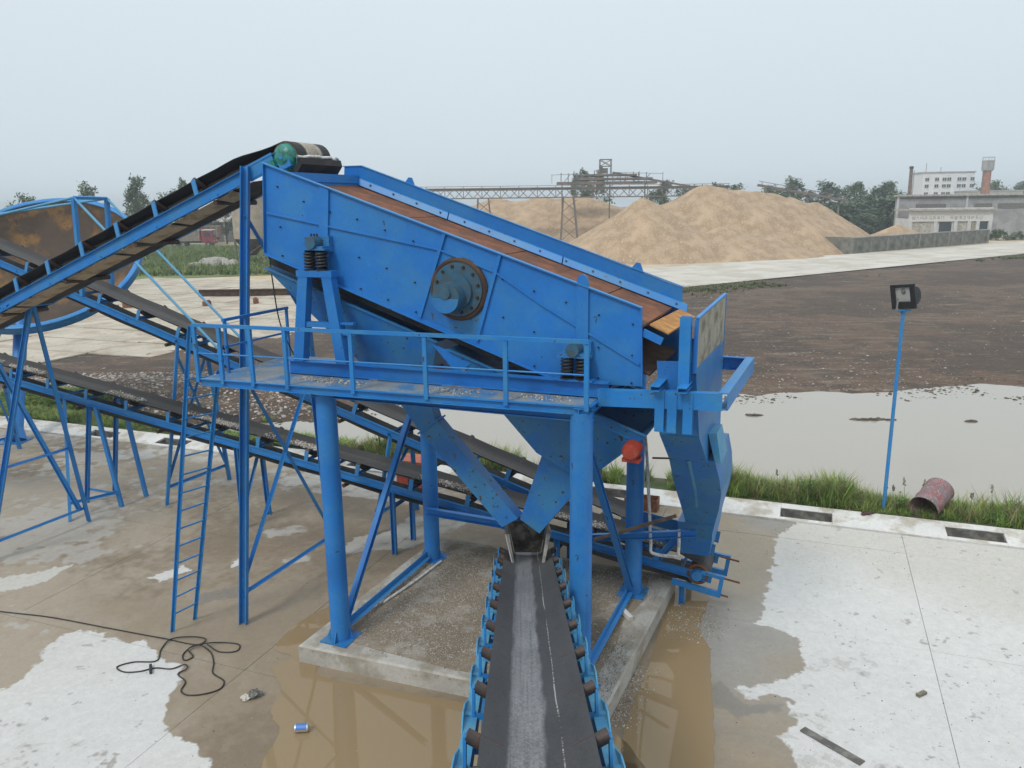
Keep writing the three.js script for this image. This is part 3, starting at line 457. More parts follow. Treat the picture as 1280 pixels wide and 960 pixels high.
    for (const h of [5.12, 5.28]) part(p, 'step', boxM(0.06, 0.30, t - 0.04, t + 0.04, h, h + 0.03), M.blue);
    part(T, 'spring_stool', boxM(3.45, 4.0, t - 0.085, t + 0.085, HP + 0.221, HP + 0.242), M.blue);
  }
  // braces and ties
  part(T, 'brace', sect(chanP(0.09, 0.10), m(0.02, 0.12, HS + 0.25), m(-0.02, 2.6, 3.45)), M.blue);
  part(T, 'brace', sect(chanP(0.09, 0.10), m(L + 0.02, 0.16, 3.9), m(L, W - 0.15, HS + 0.12)), M.blue);
  part(T, 'tie', sect(angP(0.10, 0.10), m(0.0, 0.15, HS + 0.14), m(0, W - 0.14, HS + 0.14)), M.blueFrame);
  part(T, 'tie', sect(angP(0.10, 0.10), m(L, 0.15, HS + 0.14), m(L, W - 0.14, HS + 0.14)), M.blueFrame);
  part(T, 'tie', sect(chanP(0.10, 0.14), m(0.02, W - 0.22, 1.36), m(2.05, W - 0.22, 1.32)), M.blue);
  part(T, 'tie', sect(chanP(0.08, 0.12), m(3.2, W - 0.2, 1.30), m(5.05, W - 0.2, 1.66)), M.blue);
  // cantilever channel frame round the discharge box
  part(T, 'cantilever_beam', sect(chanP(0.12, 0.22, 0.014), m(5.70, 0.33, 4.57), m(4.1, 0.33, 4.50)), M.blueFrame);
  part(T, 'cantilever_beam', sect(chanP(0.12, 0.22, 0.014), m(5.78, 2.72, 4.60), m(5.71, 0.27, 4.58)), M.blueFrame);
  part(T, 'cantilever_beam', sect(chanP(0.10, 0.20, 0.014), m(5.3, 2.70, 4.60), m(5.74, 2.70, 4.60)), M.blue);
  part(T, 'corner_post', sect(chanP(0.14, 0.11, 0.012), m(5.19, 0.44, 4.70), m(5.19, 0.44, 5.60), V3(0, 0, 1)), M.blueFrame);
  for (const s of [4.88, 5.22]) part(T, 'cross_channel', sect(chanP(0.12, 0.07), m(s, 0.12, 4.715), m(s, 0.62, 4.715)), M.blueFrame);
  for (const s of [4.92, 5.08, 5.28]) part(T, 'hanger', sect(chanP(0.12, 0.09, 0.012), m(s, 0.30, 4.12), m(s, 0.30, 4.67), V3(0, 0, 1)), M.blueFrame);
}
// ================================================================ ladder to the walkway
{
  const T = thing('ladder', 'blue steel ladder leaning from the wet yard up to the walkway', 'ladder', [-3.07, -0.2, 0]);
  const a0 = m(-3.10, -0.44, 0), a1 = m(-2.08, -0.40, 5.27), b0 = m(-3.05, 0.02, 0), b1 = m(-2.03, 0.06, 4.50);
  part(T, 'stringer', sect(angP(0.05, 0.05), a0, a1, V3(0, 0, 1)), M.blueFrame);
  part(T, 'stringer', sect(angP(0.05, 0.05), b0, b1, V3(0, 0, 1)), M.blueFrame);
  const R = rng(8);
  for (let i = 0; i < 14; i++) { const k = (0.34 + i * 0.315), fa = k / 5.27, fb = (k + (R() - 0.5) * 0.02) / 4.5; part(T, 'rung', tube(a0.clone().lerp(a1, fa), b0.clone().lerp(b1, fb), 0.014, 0.014, 8), M.blueFrame); }
}
// ================================================================ hoppers and chutes below the screen
function hopper(T, top, bot, t0, t1, b0, b1, mat) {                         // four sloping plates: top [s,h],[s,h]; outlet likewise
  const th = 0.012, A = m(top[0][0], t0, top[0][1]), B = m(top[1][0], t0, top[1][1]), C = m(bot[1][0], b0, bot[1][1]), D = m(bot[0][0], b0, bot[0][1]);
  const A2 = m(top[0][0], t1, top[0][1]), B2 = m(top[1][0], t1, top[1][1]), C2 = m(bot[1][0], b1, bot[1][1]), D2 = m(bot[0][0], b1, bot[0][1]);
  part(T, 'hopper_plate', prism([A, B, C, D], V3(0, 0, -th)), mat); part(T, 'hopper_plate', prism([A2, B2, C2, D2], V3(0, 0, th)), mat);
  part(T, 'hopper_plate', prism([A, A2, D2, D], V3(th, 0, 0)), mat); part(T, 'hopper_plate', prism([B, B2, C2, C], V3(-th, 0, 0)), mat);
  part(T, 'rim', [sect(rectP(0.07, 0.012), A, B, V3(0, 1, 0)), sect(rectP(0.07, 0.012), A2, B2)], mat);
}
{
  const T = thing('fines_hopper', 'blue hopper under the high end of the screen, its chute slanting down to the right', 'hopper', [0.7, 1.55, 3.8]);
  hopper(T, [[-1.44, 6.08], [1.56, 5.05]], [[0.46, 4.05], [1.10, 4.08]], 0.64, 2.5, 1.15, 1.42, M.blueWorn);
  const ring = (p, q) => [m(p[0], 1.17, p[1]), m(q[0], 1.17, q[1]), m(q[0], 1.40, q[1]), m(p[0], 1.40, p[1])];
  const c = part(T, 'chute', loft([ring([0.47, 4.05], [1.09, 4.08]), ring([0.93, 3.47], [1.20, 3.70])], true), M.blueWorn);
  part(c, 'lower_chute', loft([ring([0.92, 3.48], [1.21, 3.71]), ring([2.31, 2.06], [2.58, 2.24])], true), M.blueWorn);
  part(c, 'joint_flange', loft([ring([0.88, 3.46], [1.24, 3.73]).map((p, i) => p.add(V3(0, 0, i < 2 ? 0.03 : -0.03))), ring([0.90, 3.44], [1.26, 3.71]).map((p, i) => p.add(V3(0, 0, i < 2 ? 0.03 : -0.03)))], true), M.blue);
  part(T, 'skirt', [prism([[-1.40, 6.30], [3.4, 4.65], [3.4, 4.50], [-1.40, 6.12]].map(([s, h]) => m(s, 0.74, h)), V3(0, 0, -0.012)), prism([[-1.40, 6.30], [3.4, 4.65], [3.4, 4.50], [-1.40, 6.12]].map(([s, h]) => m(s, 2.44, h)), V3(0, 0, -0.012))], M.rubber);
  part(T, 'access_plate', prism([[1.45, 5.02], [2.15, 4.80], [1.85, 4.60]].map(([s, h]) => m(s, 0.66, h)), V3(0, 0, -0.012)), M.blue);
}
{
  const T = thing('coarse_hopper', 'blue hopper under the low end of the screen with a pointed right corner', 'hopper', [3.5, 1.55, 3.3]);
  hopper(T, [[1.72, 4.96], [4.68, 3.93]], [[2.98, 3.42], [3.72, 3.06]], 0.64, 2.5, 0.95, 1.95, M.blueWorn);
  const ring = (p, q) => [m(p[0], 1.17, p[1]), m(q[0], 1.17, q[1]), m(q[0], 1.93, q[1]), m(p[0], 1.93, p[1])];
  part(T, 'chute', loft([ring([3.02, 3.42], [3.72, 3.07]), ring([2.62, 2.24], [2.94, 2.05])], true), M.blueWorn);
  part(T, 'stiffener', sect(rectP(0.05, 0.03), m(2.3, 0.70, 4.62), m(4.45, 0.70, 3.86)), M.blue);
}
for (const [s, t, h, lab] of [[4.60, 0.62, 3.74, 'orange-red vibrator motor on the right-hand end of the coarse hopper'], [1.36, 1.1, 4.55, 'orange-red vibrator motor behind the walkway railing, between the hoppers']]) {
  const T = thing('vibrator_motor', lab, 'motor', [s, t, h], 'vibrator motors on the hoppers');
  const b = part(T, 'housing', [tube(m(s - 0.10, t + 0.10, h), m(s - 0.10, t - 0.16, h), 0.112, 0.112, 24), boxM(s - 0.22, s + 0.02, t - 0.12, t + 0.06, h - 0.16, h - 0.11)], M.redMotor);
  part(b, 'end_cap', tube(m(s - 0.10, t - 0.16, h), m(s - 0.10, t - 0.21, h), 0.108, 0.085, 24), M.redMotor);
  for (let i = 0; i < 5; i++) part(b, 'fin', tube(m(s - 0.10, t + 0.08 - i * 0.045, h), m(s - 0.10, t + 0.07 - i * 0.045, h), 0.122, 0.122, 24), M.redMotor);
}
// ================================================================ discharge chute at the low end
{
  const T = thing('discharge_chute', 'tall blue discharge chute at the low end of the screen with a grey upper board', 'chute', [5.1, 2.2, 1.5]);
  const rg = (h, s0, s1, t0, t1, dh = 0) => [m(s0, t0, h), m(s1, t0, h + dh), m(s1, t1, h + dh), m(s0, t1, h)];
  const end = part(T, 'lining_board', prism([m(5.30, 0.56, 5.56), m(5.38, 2.50, 5.66), m(5.37, 2.50, 4.93), m(5.29, 0.56, 4.86)], V3(0.03, 0, 0)), M.lining);
  part(end, 'top_angle', sect(rectP(0.05, 0.02), m(5.315, 0.52, 5.575), m(5.395, 2.54, 5.675)), M.blueFrame);
  part(end, 'edge_strip', [sect(rectP(0.04, 0.05), m(5.31, 0.54, 5.55), m(5.30, 0.54, 4.86)), sect(rectP(0.05, 0.05), m(5.39, 2.53, 5.65), m(5.38, 2.53, 4.8))], M.blue);
  part(T, 'end_plate', prism([m(5.31, 0.55, 4.92), m(5.39, 2.52, 4.99), m(5.40, 2.52, 3.55), m(5.36, 0.66, 4.0)], V3(0.012, 0, 0)), M.blueWorn);
  part(T, 'front_plate', prism([[4.80, 4.98], [5.31, 5.0], [5.36, 4.02], [4.90, 4.0], [4.83, 4.5]].map(([s, h]) => m(s, 0.60, h)), V3(0, 0, -0.012)), M.blueWorn);
  part(T, 'rear_plate', prism([[4.80, 4.98], [5.36, 5.0], [5.39, 3.5], [4.85, 3.4]].map(([s, h]) => m(s, 2.5, h)), V3(0, 0, -0.012)), M.blueWorn);
  part(T, 'throat', loft([rg(4.3, 4.80, 5.34, 0.64, 2.48), rg(3.95, 4.84, 5.37, 0.72, 2.5), rg(3.42, 4.86, 5.40, 1.35, 2.75)], true), M.blueWorn);
  const d = part(T, 'lower_duct', loft([rg(3.43, 4.85, 5.50, 1.38, 2.9), rg(3.05, 4.84, 5.53, 1.75, 3.2), rg(2.68, 4.84, 5.52, 2.12, 3.5), rg(2.25, 4.84, 5.44, 2.6, 3.9), rg(1.85, 4.85, 5.34, 3.0, 4.2), rg(1.30, 4.84, 5.22, 3.45, 4.4)], true), M.blueWorn);
  part(T, 'boot', loft([rg(1.78, 4.72, 5.30, 3.05, 4.4), rg(1.40, 4.70, 5.26, 3.35, 4.45), rg(1.02, 4.72, 5.20, 3.5, 4.42)], true), M.blueWorn);
  part(d, 'partition', loft([[m(5.12, 1.35, 3.41), m(5.16, 1.35, 3.41), m(5.16, 1.40, 3.41), m(5.12, 1.40, 3.41)], [m(5.12, 2.12, 2.68), m(5.16, 2.12, 2.68), m(5.16, 2.17, 2.68), m(5.12, 2.17, 2.68)], [m(5.05, 2.9, 1.98), m(5.09, 2.9, 1.98), m(5.09, 2.96, 1.98), m(5.05, 2.96, 1.98)]]), M.bluePale);
  part(d, 'side_box', loft([rg(3.82, 5.38, 5.50, 1.45, 2.0), rg(3.40, 5.50, 5.58, 1.42, 2.1)], true), M.bluePale);
  part(T, 'hook_bar', tube(m(4.62, 1.35, 3.40), m(4.95, 1.38, 3.42), 0.014, 0.014, 8), M.rustDark);
}
// ================================================================ hanging cables
for (const [lab, pts] of [['black cable hanging from the feed conveyor head down to the landing', [[-1.60, 0.95, 7.42], [-1.60, 0.95, 6.6], [-1.56, 0.95, 5.8], [-1.48, 0.97, 5.1], [-1.30, 1.1, 4.48]]], ['black cable drooping between the two hoppers below the walkway', [[1.75, 2.7, 4.35], [1.95, 2.7, 3.9], [2.3, 2.68, 3.45], [2.8, 2.66, 3.2], [3.35, 2.62, 3.15]]]]) {
  const T = thing('hanging_cable', lab, 'cable', pts[0]); part(T, 'run', pipe(pts.map(p => m(...p)), 0.011, 48, 7), M.black);
}
// ================================================================ loose pipe and pole at the low end
{
  const T = thing('drain_pipe', 'thin grey-white plastic pipe bent beside the rear right column', 'pipe', [4.3, 2.95, 0.3]);
  part(T, 'run', pipe([m(4.17, 2.9, 3.25), m(4.20, 2.92, 2.9), m(4.30, 2.95, 1.35), m(4.31, 2.95, 1.20), m(4.38, 2.95, 1.17), m(4.70, 2.95, 1.18), m(4.76, 2.95, 1.20), m(4.77, 2.95, 1.28), m(4.77, 2.95, 1.68)], 0.027, 90, 10), M.pvc);
  const T2 = thing('scrap_pole', 'brown rusty pole propped across the rear right column', 'pole', [4.0, 2.9, 1.6]);
  part(T2, 'pole', tube(m(3.37, 2.72, 1.37), m(4.74, 2.78, 1.98), 0.034, 0.03, 12), surf([0.17, 0.115, 0.075], { vary: 0.3, tile: 0.7, rough: 0.85 }));
}
// ================================================================ belt conveyors
function beltMat(o) {                                                        // u across the belt, v metres along
  const { edge, mid, lo, hi, line = 0, seed } = o, w = 256, h = 1024, N = tileNoise(512, 6, 5, seed), Q = tileNoise(512, 64, 3, seed + 1);
  const t = tex(w, h, (i, x, y) => {
    const u = x / w, a = N[(y % 512) * 512 + x * 2], f = Q[((y * 3) % 512) * 512 + ((x * 2) % 512)], st = Q[((y >> 4) % 512) * 512 + x * 2];
    const e = (a - 0.5) * 0.10, k = sstep(lo - 0.03, lo + 0.02, u + e) * (1 - sstep(hi - 0.02, hi + 0.04, u + e));
    let c = mix3(edge, mid, k * clamp(0.45 + st * 0.8 + (f - 0.5) * 0.6));
    c = c.map(v => v * (0.75 + 0.5 * a + (f - 0.5) * 0.5));
    if (line) { const d = Math.abs(u - line - (a - 0.5) * 0.03); c = mix3(c, [0.36, 0.35, 0.34], (1 - sstep(0.003, 0.010, d)) * sstep(0.44, 0.58, f * 0.5 + a * 0.5)); }
    return c;
  });
  t.repeat.set(1, 1 / 7); return std({ map: t, roughness: 0.66, bumpMap: tex(256, 256, (i, x, y) => Q[(y * 2) * 512 + x * 2], 0, false), bumpScale: 0.0015 });
}
const beltFront = beltMat({ edge: [0.052, 0.051, 0.052], mid: [0.20, 0.20, 0.205], lo: 0.44, hi: 0.70, line: 0.31, seed: 31 });
const beltGrey = beltMat({ edge: [0.030, 0.028, 0.027], mid: [0.058, 0.054, 0.051], lo: 0.25, hi: 0.75, seed: 35 });
const beltFeed = beltMat({ edge: [0.020, 0.019, 0.020], mid: [0.42, 0.37, 0.30], lo: 0.30, hi: 0.72, seed: 39 });
const beltTray = surf([0.44, 0.35, 0.24], { second: [0.24, 0.18, 0.11], cover: 0.3, vary: 0.3, tile: 1.4, rough: 0.85, shift: 28 });
const beltUnder = surf([0.20, 0.155, 0.10], { second: [0.07, 0.055, 0.04], cover: 0.5, vary: 0.4, fine: 0.3, tile: 1.6, rough: 0.85, shift: 27 });

function conveyor(name, label, A, B, o) {                                   // A tail, B head: middle of the frame top in world axes
  const { bw = 0.8, frame = M.blueFrame, beltM, under = beltUnder, sp = 1.2, first = 0.6, wing = 0.30, over = 0.05, bracket = 'bar', half = bw / 2 + 0.10, beamH = 0.14, flatHead = 1.0, flatTail = 0.8, returnRollers = true, R = 0.19, endGap = 0.35, retY = null } = o;
  const e = B.clone().sub(A), L = e.length(); e.normalize();
  const w = e.clone().cross(V3(0, 1, 0)).normalize(), n = w.clone().cross(e);   // local x along, y normal, z to the right when looking to the head
  const T = new THREE.Group(); T.name = numbered(name); tag(T, label, 'conveyor'); T.position.copy(A); T.quaternion.setFromRotationMatrix(new THREE.Matrix4().makeBasis(e, n, w)); scene.add(T); T.updateMatrixWorld(true);
  const loc = p => T.worldToLocal(p.clone());
  for (const z of [-half, half]) part(T, 'side_beam', sect(chanP(0.06, beamH, 0.01).map(([a, b]) => [z > 0 ? a : -a, b]), V3(-0.25, -beamH / 2, z), V3(L + 0.1, -beamH / 2, z)), frame);
  for (let x = 0.3; x < L; x += sp * 1.5) part(T, 'cross_member', sect(angP(0.05, 0.05), V3(x, -beamH + 0.035, -half), V3(x, -beamH + 0.035, half)), frame);
  // troughed belt
  const c = 0.19 * bw, wl = 0.31 * bw, ca = Math.cos(wing * 1.75), sa = Math.sin(wing * 1.75), yT = 0.13;
  const sec = k => { const a = wing * 1.75 * k, z = c + wl * Math.cos(a), y = wl * Math.sin(a); return [[-z, y], [-(c + wl * 0.5 * Math.cos(a)), y * 0.47], [-c, 0.008 * k], [0, 0], [c, 0.008 * k], [c + wl * 0.5 * Math.cos(a), y * 0.47], [z, y]]; };
  const top = [], N = Math.max(24, Math.round(L * 5));
  for (let i = 0; i <= N; i++) { const x = L * i / N, k = sstep(0, flatTail, x) * (1 - sstep(L - flatHead, L, x)), sag = -0.006 * (1 - Math.cos((x - first) / sp * 6.2832)); top.push(sec(k).map(([z, y]) => V3(x, yT + y + sag * k, z))); }
  const wrap = (x0, dir) => { const r = []; for (let i = 1; i < 12; i++) { const a = Math.PI / 2 - dir * i / 12 * Math.PI; r.push(sec(0).map(([z]) => V3(x0 + R * Math.cos(a), yT - R + R * Math.sin(a), z))); } return r; };
  const sheet = (rows, th, v0 = 0) => {                                     // rows of points with thickness th below
    const pos = [], uv = [], nx = rows[0].length; let v = v0; const vs = rows.map((r, i) => i ? (v += r[3].distanceTo(rows[i - 1][3])) : v);
    const nor = rows.map((r, i) => { const d = rows[Math.min(i + 1, rows.length - 1)][3].clone().sub(rows[Math.max(i - 1, 0)][3]).normalize(); return V3(0, 0, 1).cross(d).normalize(); });
    const low = rows.map((r, i) => r.map(p => p.clone().addScaledVector(nor[i], -th)));
    const q = (a, b, cc, d, ua, ub, va, vb) => { for (const [p, u, vv] of [[a, ua, va], [b, ub, va], [cc, ub, vb], [a, ua, va], [cc, ub, vb], [d, ua, vb]]) { pos.push(p.x, p.y, p.z); uv.push(u, vv); } };
    for (let i = 0; i + 1 < rows.length; i++) for (let j = 0; j + 1 < nx; j++) { q(rows[i][j + 1], rows[i][j], rows[i + 1][j], rows[i + 1][j + 1], (j + 1) / (nx - 1), j / (nx - 1), vs[i], vs[i + 1]); q(low[i][j], low[i][j + 1], low[i + 1][j + 1], low[i + 1][j], j / (nx - 1), (j + 1) / (nx - 1), vs[i], vs[i + 1]); }
    for (let i = 0; i + 1 < rows.length; i++) { q(rows[i][0], low[i][0], low[i + 1][0], rows[i + 1][0], 0, 0.01, vs[i], vs[i + 1]); q(low[i][nx - 1], rows[i][nx - 1], rows[i + 1][nx - 1], low[i + 1][nx - 1], 0.99, 1, vs[i], vs[i + 1]); }
    const g = new THREE.BufferGeometry(); g.setAttribute('position', new THREE.Float32BufferAttribute(pos, 3)); g.setAttribute('uv', new THREE.Float32BufferAttribute(uv, 2)); g.computeVertexNormals(); g.userData.keepUV = true; return g;
  };
  const belt = part(T, 'belt', sheet([...wrap(0, -1).reverse(), ...top, ...wrap(L, 1)], 0.011), beltM);
  const ret = []; for (let i = 0; i <= 80; i++) { const x = L * i / 80; const lift = retY === null ? 0 : (retY - (yT - 2 * R)) * sstep(0, 0.9, x) * sstep(0, 0.9, L - x); ret.push(sec(0).map(([z]) => V3(x, yT - 2 * R + lift - 0.012 * (1 - Math.cos(x / (sp * 2) * 6.2832)) * (i && i < 80 ? 1 : 0), z))); }
  part(belt, 'return_run', sheet(ret, 0.011), under);
  for (const x of [0, L]) { const p = part(T, x ? 'head_pulley' : 'tail_pulley', tube(V3(x, yT - R, -half + 0.06), V3(x, yT - R, half - 0.06), R - 0.013, R - 0.013, 26), M.rust); part(p, 'shaft', tube(V3(x, yT - R, -half - 0.06), V3(x, yT - R, half + 0.06), 0.035, 0.035, 12), frame); }
  // idlers: frame with brackets, three rollers each
  const yr = yT - 0.055, dz = wl * 0.5 * ca, dy = wl * 0.5 * sa, ez = (wl + over) * ca, ey = (wl + over) * sa;
  const br = [];
  br.push(sect(angP(0.06, 0.05), V3(0, 0.015, -half), V3(0, 0.015, half)));
  for (const s of [-1, 1]) {
    const topY = yr + ey + 0.01, tz = s * (c + ez + 0.03);
    if (bracket === 'bar') br.push(sect(rectP(0.09, 0.022), V3(0, 0.0, s * half), V3(0, topY, tz), V3(0, 0, s)));
    else br.push(prism([V3(-0.15, 0.0, s * half), V3(0.15, 0, s * half), V3(0.10, topY * 0.55, s * (half + 0.045)), V3(0.035, topY + 0.03, tz + s * 0.03), V3(-0.035, topY + 0.03, tz + s * 0.03), V3(-0.10, topY * 0.55, s * (half + 0.045))], V3(0, 0, s * 0.012)));
    br.push(sect(rectP(0.05, 0.012), V3(0, 0.03, s * (c + 0.015)), V3(0, yr, s * (c + 0.015))));
  }
  const bg = joinGeo(br), r0 = joinGeo(tube(V3(0, yr, -c), V3(0, yr, c), 0.05, 0.05, 14));
  const rw = s => joinGeo([tube(V3(0, yr + 0.01, s * (c + 0.02)), V3(0, yr + 0.01 + ey, s * (c + 0.02 + ez)), 0.05, 0.05, 14)]);
  const rl = rw(-1), rr = rw(1), rY = (retY === null ? yT - 2 * R : retY) - 0.06, rg = joinGeo(tube(V3(0, rY, -half), V3(0, rY, half), 0.042, 0.042, 12));
  for (let x = first, k = 0; x < L - endGap; x += sp, k++) {
    const f = share(T, 'idler_frame', bg, bracket === 'bar' ? frame : M.bluePale, x, 0, 0);
    for (const g of [r0, rl, rr]) share(f, 'roller', g, M.roller, 0, 0, 0);
    if (returnRollers && k % 2 === 1) { const q = share(T, 'return_roller', rg, M.roller, x + 0.3, 0, 0); }
  }
  return { T, loc, L, half, yT, R, at: (x, z, y = 0) => T.localToWorld(V3(x, y, z)) };
}
const legW = (cv, p, q, prof, name = 'leg', mat = M.blueFrame) => part(cv.T, name, sect(prof, cv.loc(p), cv.loc(q)), mat);
const ch9 = chanP(0.07, 0.10, 0.01), an6 = angP(0.06, 0.06, 0.008);

// ---- feed conveyor, rising to the screen (axis t = 1.55)
{
  const hh = s => 7.60 + 0.375 * (s + 2.04);
  const cv = conveyor('feed_conveyor', 'upper blue conveyor with black belt climbing to the high end of the screen', mW(-15.5, 1.55, hh(-15.5)), mW(-1.30, 1.55, hh(-1.30)), { bw: 0.86, beltM: beltFeed, under: M.rubber, sp: 0.99, first: 0.42, half: 0.5, beamH: 0.20, wing: 0.34, flatHead: 1.2, R: 0.25, endGap: 0.9, retY: -0.19 });
  const { T, L, R, yT } = cv;
  // motorised head pulley: green domed end, gear housing; scraper tray
  const dome = new THREE.SphereGeometry(0.21, 24, 12, 0, Math.PI * 2, 0, Math.PI / 2).rotateX(Math.PI / 2).scale(1, 1, 0.55).translate(L, yT - R, 0.44);
  const md = part(T, 'drive_motor', [dome, tube(V3(L, yT - R, 0.38), V3(L, yT - R, 0.445), 0.225, 0.225, 28)], M.green);
  part(md, 'terminal_box', box(L - 0.24, yT - R - 0.06, 0.50, 0.17, 0.16, 0.13), M.green);
  part(md, 'name_plate', box(L + 0.02, yT - R + 0.07, 0.522, 0.07, 0.05, 0.006), M.pvc);
  part(T, 'bearing_block', [box(L, yT - R - 0.10, 0.5, 0.22, 0.16, 0.07), box(L, yT - R - 0.10, -0.5, 0.22, 0.16, 0.07)], M.blueFrame);
  part(T, 'belt_scraper', [prism([V3(L + 0.12, -0.40, -0.55), V3(L + 0.33, -0.26, -0.55), V3(L + 0.32, -0.36, -0.55), V3(L + 0.14, -0.47, -0.55)], V3(0, 0, 1.1))], M.rubber);
  { const pts = [], R2 = rng(12); for (let i = 0; i <= 14; i++) pts.push(V3(L + 0.27 + R2() * 0.05, -0.235 + R2() * 0.03, -0.56 + i * 0.08)); part(T, 'rag_strip', pipe(pts, 0.024, 60, 6), M.pvc); }
  part(T, 'head_plate', [box(L - 0.45, -0.10, 0.515, 0.55, 0.26, 0.012), box(L - 0.45, -0.10, -0.515, 0.55, 0.26, 0.012)], M.blueFrame);
  // head trestle
  const hB = hh(-2.05) - 0.2;
  legW(cv, mW(-2.15, 0.21, 0), mW(-1.95, 0.98, hB + 0.25), chanP(0.10, 0.13, 0.012));
  legW(cv, mW(-2.15, 2.89, 0), mW(-1.95, 2.12, hB + 0.25), chanP(0.10, 0.13, 0.012));
  const nl = k => mW(-2.15 + 0.2 * k / 7.6, 0.21 + 0.77 * k / 7.6, k), fl = k => mW(-2.15 + 0.2 * k / 7.6, 2.89 - 0.77 * k / 7.6, k);
  legW(cv, nl(0.75), fl(4.1), an6, 'brace'); legW(cv, nl(4.3), fl(0.75), an6, 'brace'); legW(cv, nl(0.55), fl(0.55), an6, 'tie'); legW(cv, nl(4.2), fl(4.2), an6, 'tie'); legW(cv, nl(6.9), fl(5.0), an6, 'brace');
  // second trestle
  const s2 = -8.05, hb = hh(s2) - 0.22;
  legW(cv, mW(-8.75, 0.35, 0), mW(s2, 1.52, hb), ch9); legW(cv, mW(-8.66, 2.66, 0), mW(s2, 1.60, hb), ch9);
  legW(cv, mW(-9.9, 1.9, 3.9), mW(-8.72, 2.5, 0.35), ch9, 'brace'); legW(cv, mW(-8.75, 0.45, 0.35), mW(-8.66, 2.6, 0.35), an6, 'tie');
  legW(cv, mW(-8.5, 0.75, 1.9), mW(-8.45, 2.3, 1.9), an6, 'tie');
  legW(cv, mW(s2, 1.05, hb + 0.04), mW(s2, 2.05, hb + 0.04), chanP(0.08, 0.1), 'head_beam'); legW(cv, mW(s2 - 0.25, 1.05, hb - 0.04), mW(s2 - 0.25, 2.05, hb - 0.04), chanP(0.08, 0.1), 'head_beam');
  for (const s of [-13.6]) { const h2 = hh(s) - 0.2; legW(cv, mW(s, 0.7, 0), mW(s, 1.1, h2), ch9); legW(cv, mW(s, 2.4, 0), mW(s, 2.0, h2), ch9); legW(cv, mW(s, 0.75, 0.5), mW(s, 2.3, 0.5), an6, 'tie'); }
  // dirt pan under the lower return side
  for (let x = 0.6; x < L - 1.5; x += 1.5) part(T, 'drip_tray', prism([V3(x, -0.215, 0.47), V3(x + 1.4, -0.215, 0.47), V3(x + 1.4, -0.265, 0.10), V3(x, -0.265, 0.10)], V3(0, -0.008, 0)), beltTray);
}
// ---- middle conveyor with king-post stays (axis t = 5.1)
{
  const hh = s => 2.25 - 0.303 * (s + 1.53);
  const cv = conveyor('stayed_conveyor', 'blue conveyor with stay rods and a portal post, descending behind the machine', mW(3.9, 5.1, hh(3.9)), mW(-16.5, 5.1, hh(-16.5)), { bw: 0.76, beltM: beltGrey, under: M.rubber, sp: 1.25, half: 0.45, beamH: 0.15, wing: 0.30 });
  for (const [s, n0, f0] of [[-7.45, 4.09, 6.1], [-1.75, 4.3, 5.95], [-15.4, 4.1, 6.1]]) {
    const h = hh(s) - 0.15; legW(cv, mW(s - 0.3, n0, 0), mW(s, 4.66, h), ch9); legW(cv, mW(s - 0.15, f0, 0), mW(s, 5.54, h), ch9);
    legW(cv, mW(s - 0.3, n0 + 0.06, 0.42), mW(s - 0.15, f0 - 0.08, 0.42), an6, 'tie');
    legW(cv, mW(s - 0.27, n0 + 0.06, 0.5), mW(s, 5.6, h - 0.3), an6, 'brace'); if (s < -5) legW(cv, mW(s - 0.15, f0 - 0.1, 0.5), mW(s, 4.6, h - 0.3), an6, 'brace');
    legW(cv, mW(s, 4.6, h + 0.04), mW(s, 5.6, h + 0.04), an6, 'tie');
  }
  const g0 = mW(-10.35, 4.66, hh(-10.35)), g1 = mW(-10.25, 4.68, 7.29), f0 = mW(-10.35, 5.54, hh(-10.35)), f1 = mW(-10.1, 5.5, 7.27), sq = rectP(0.09, 0.10);
  legW(cv, g0, g1, sq, 'portal_post'); legW(cv, f0, f1, sq, 'portal_post'); legW(cv, g1, f1, rectP(0.07, 0.07), 'portal_beam');
  for (const [a, b] of [[g1, mW(-6.05, 4.66, hh(-6.05) + 0.05)], [f1, mW(-6.0, 5.54, hh(-6.0) + 0.05)], [g1, mW(-14.6, 4.66, hh(-14.6) + 0.45)], [f1, mW(-15.4, 5.5, hh(-15.4) + 0.35)]]) part(cv.T, 'stay_rod', tube(cv.loc(a), cv.loc(b), 0.032, 0.032, 10), M.bluePale);
  legW(cv, mW(-14.6, 4.66, hh(-14.6)), mW(-14.6, 4.66, hh(-14.6) + 0.5), rectP(0.07, 0.07), 'stay_post'); legW(cv, mW(-15.4, 5.5, hh(-15.4)), mW(-15.4, 5.5, hh(-15.4) + 0.4), rectP(0.07, 0.07), 'stay_post');
}
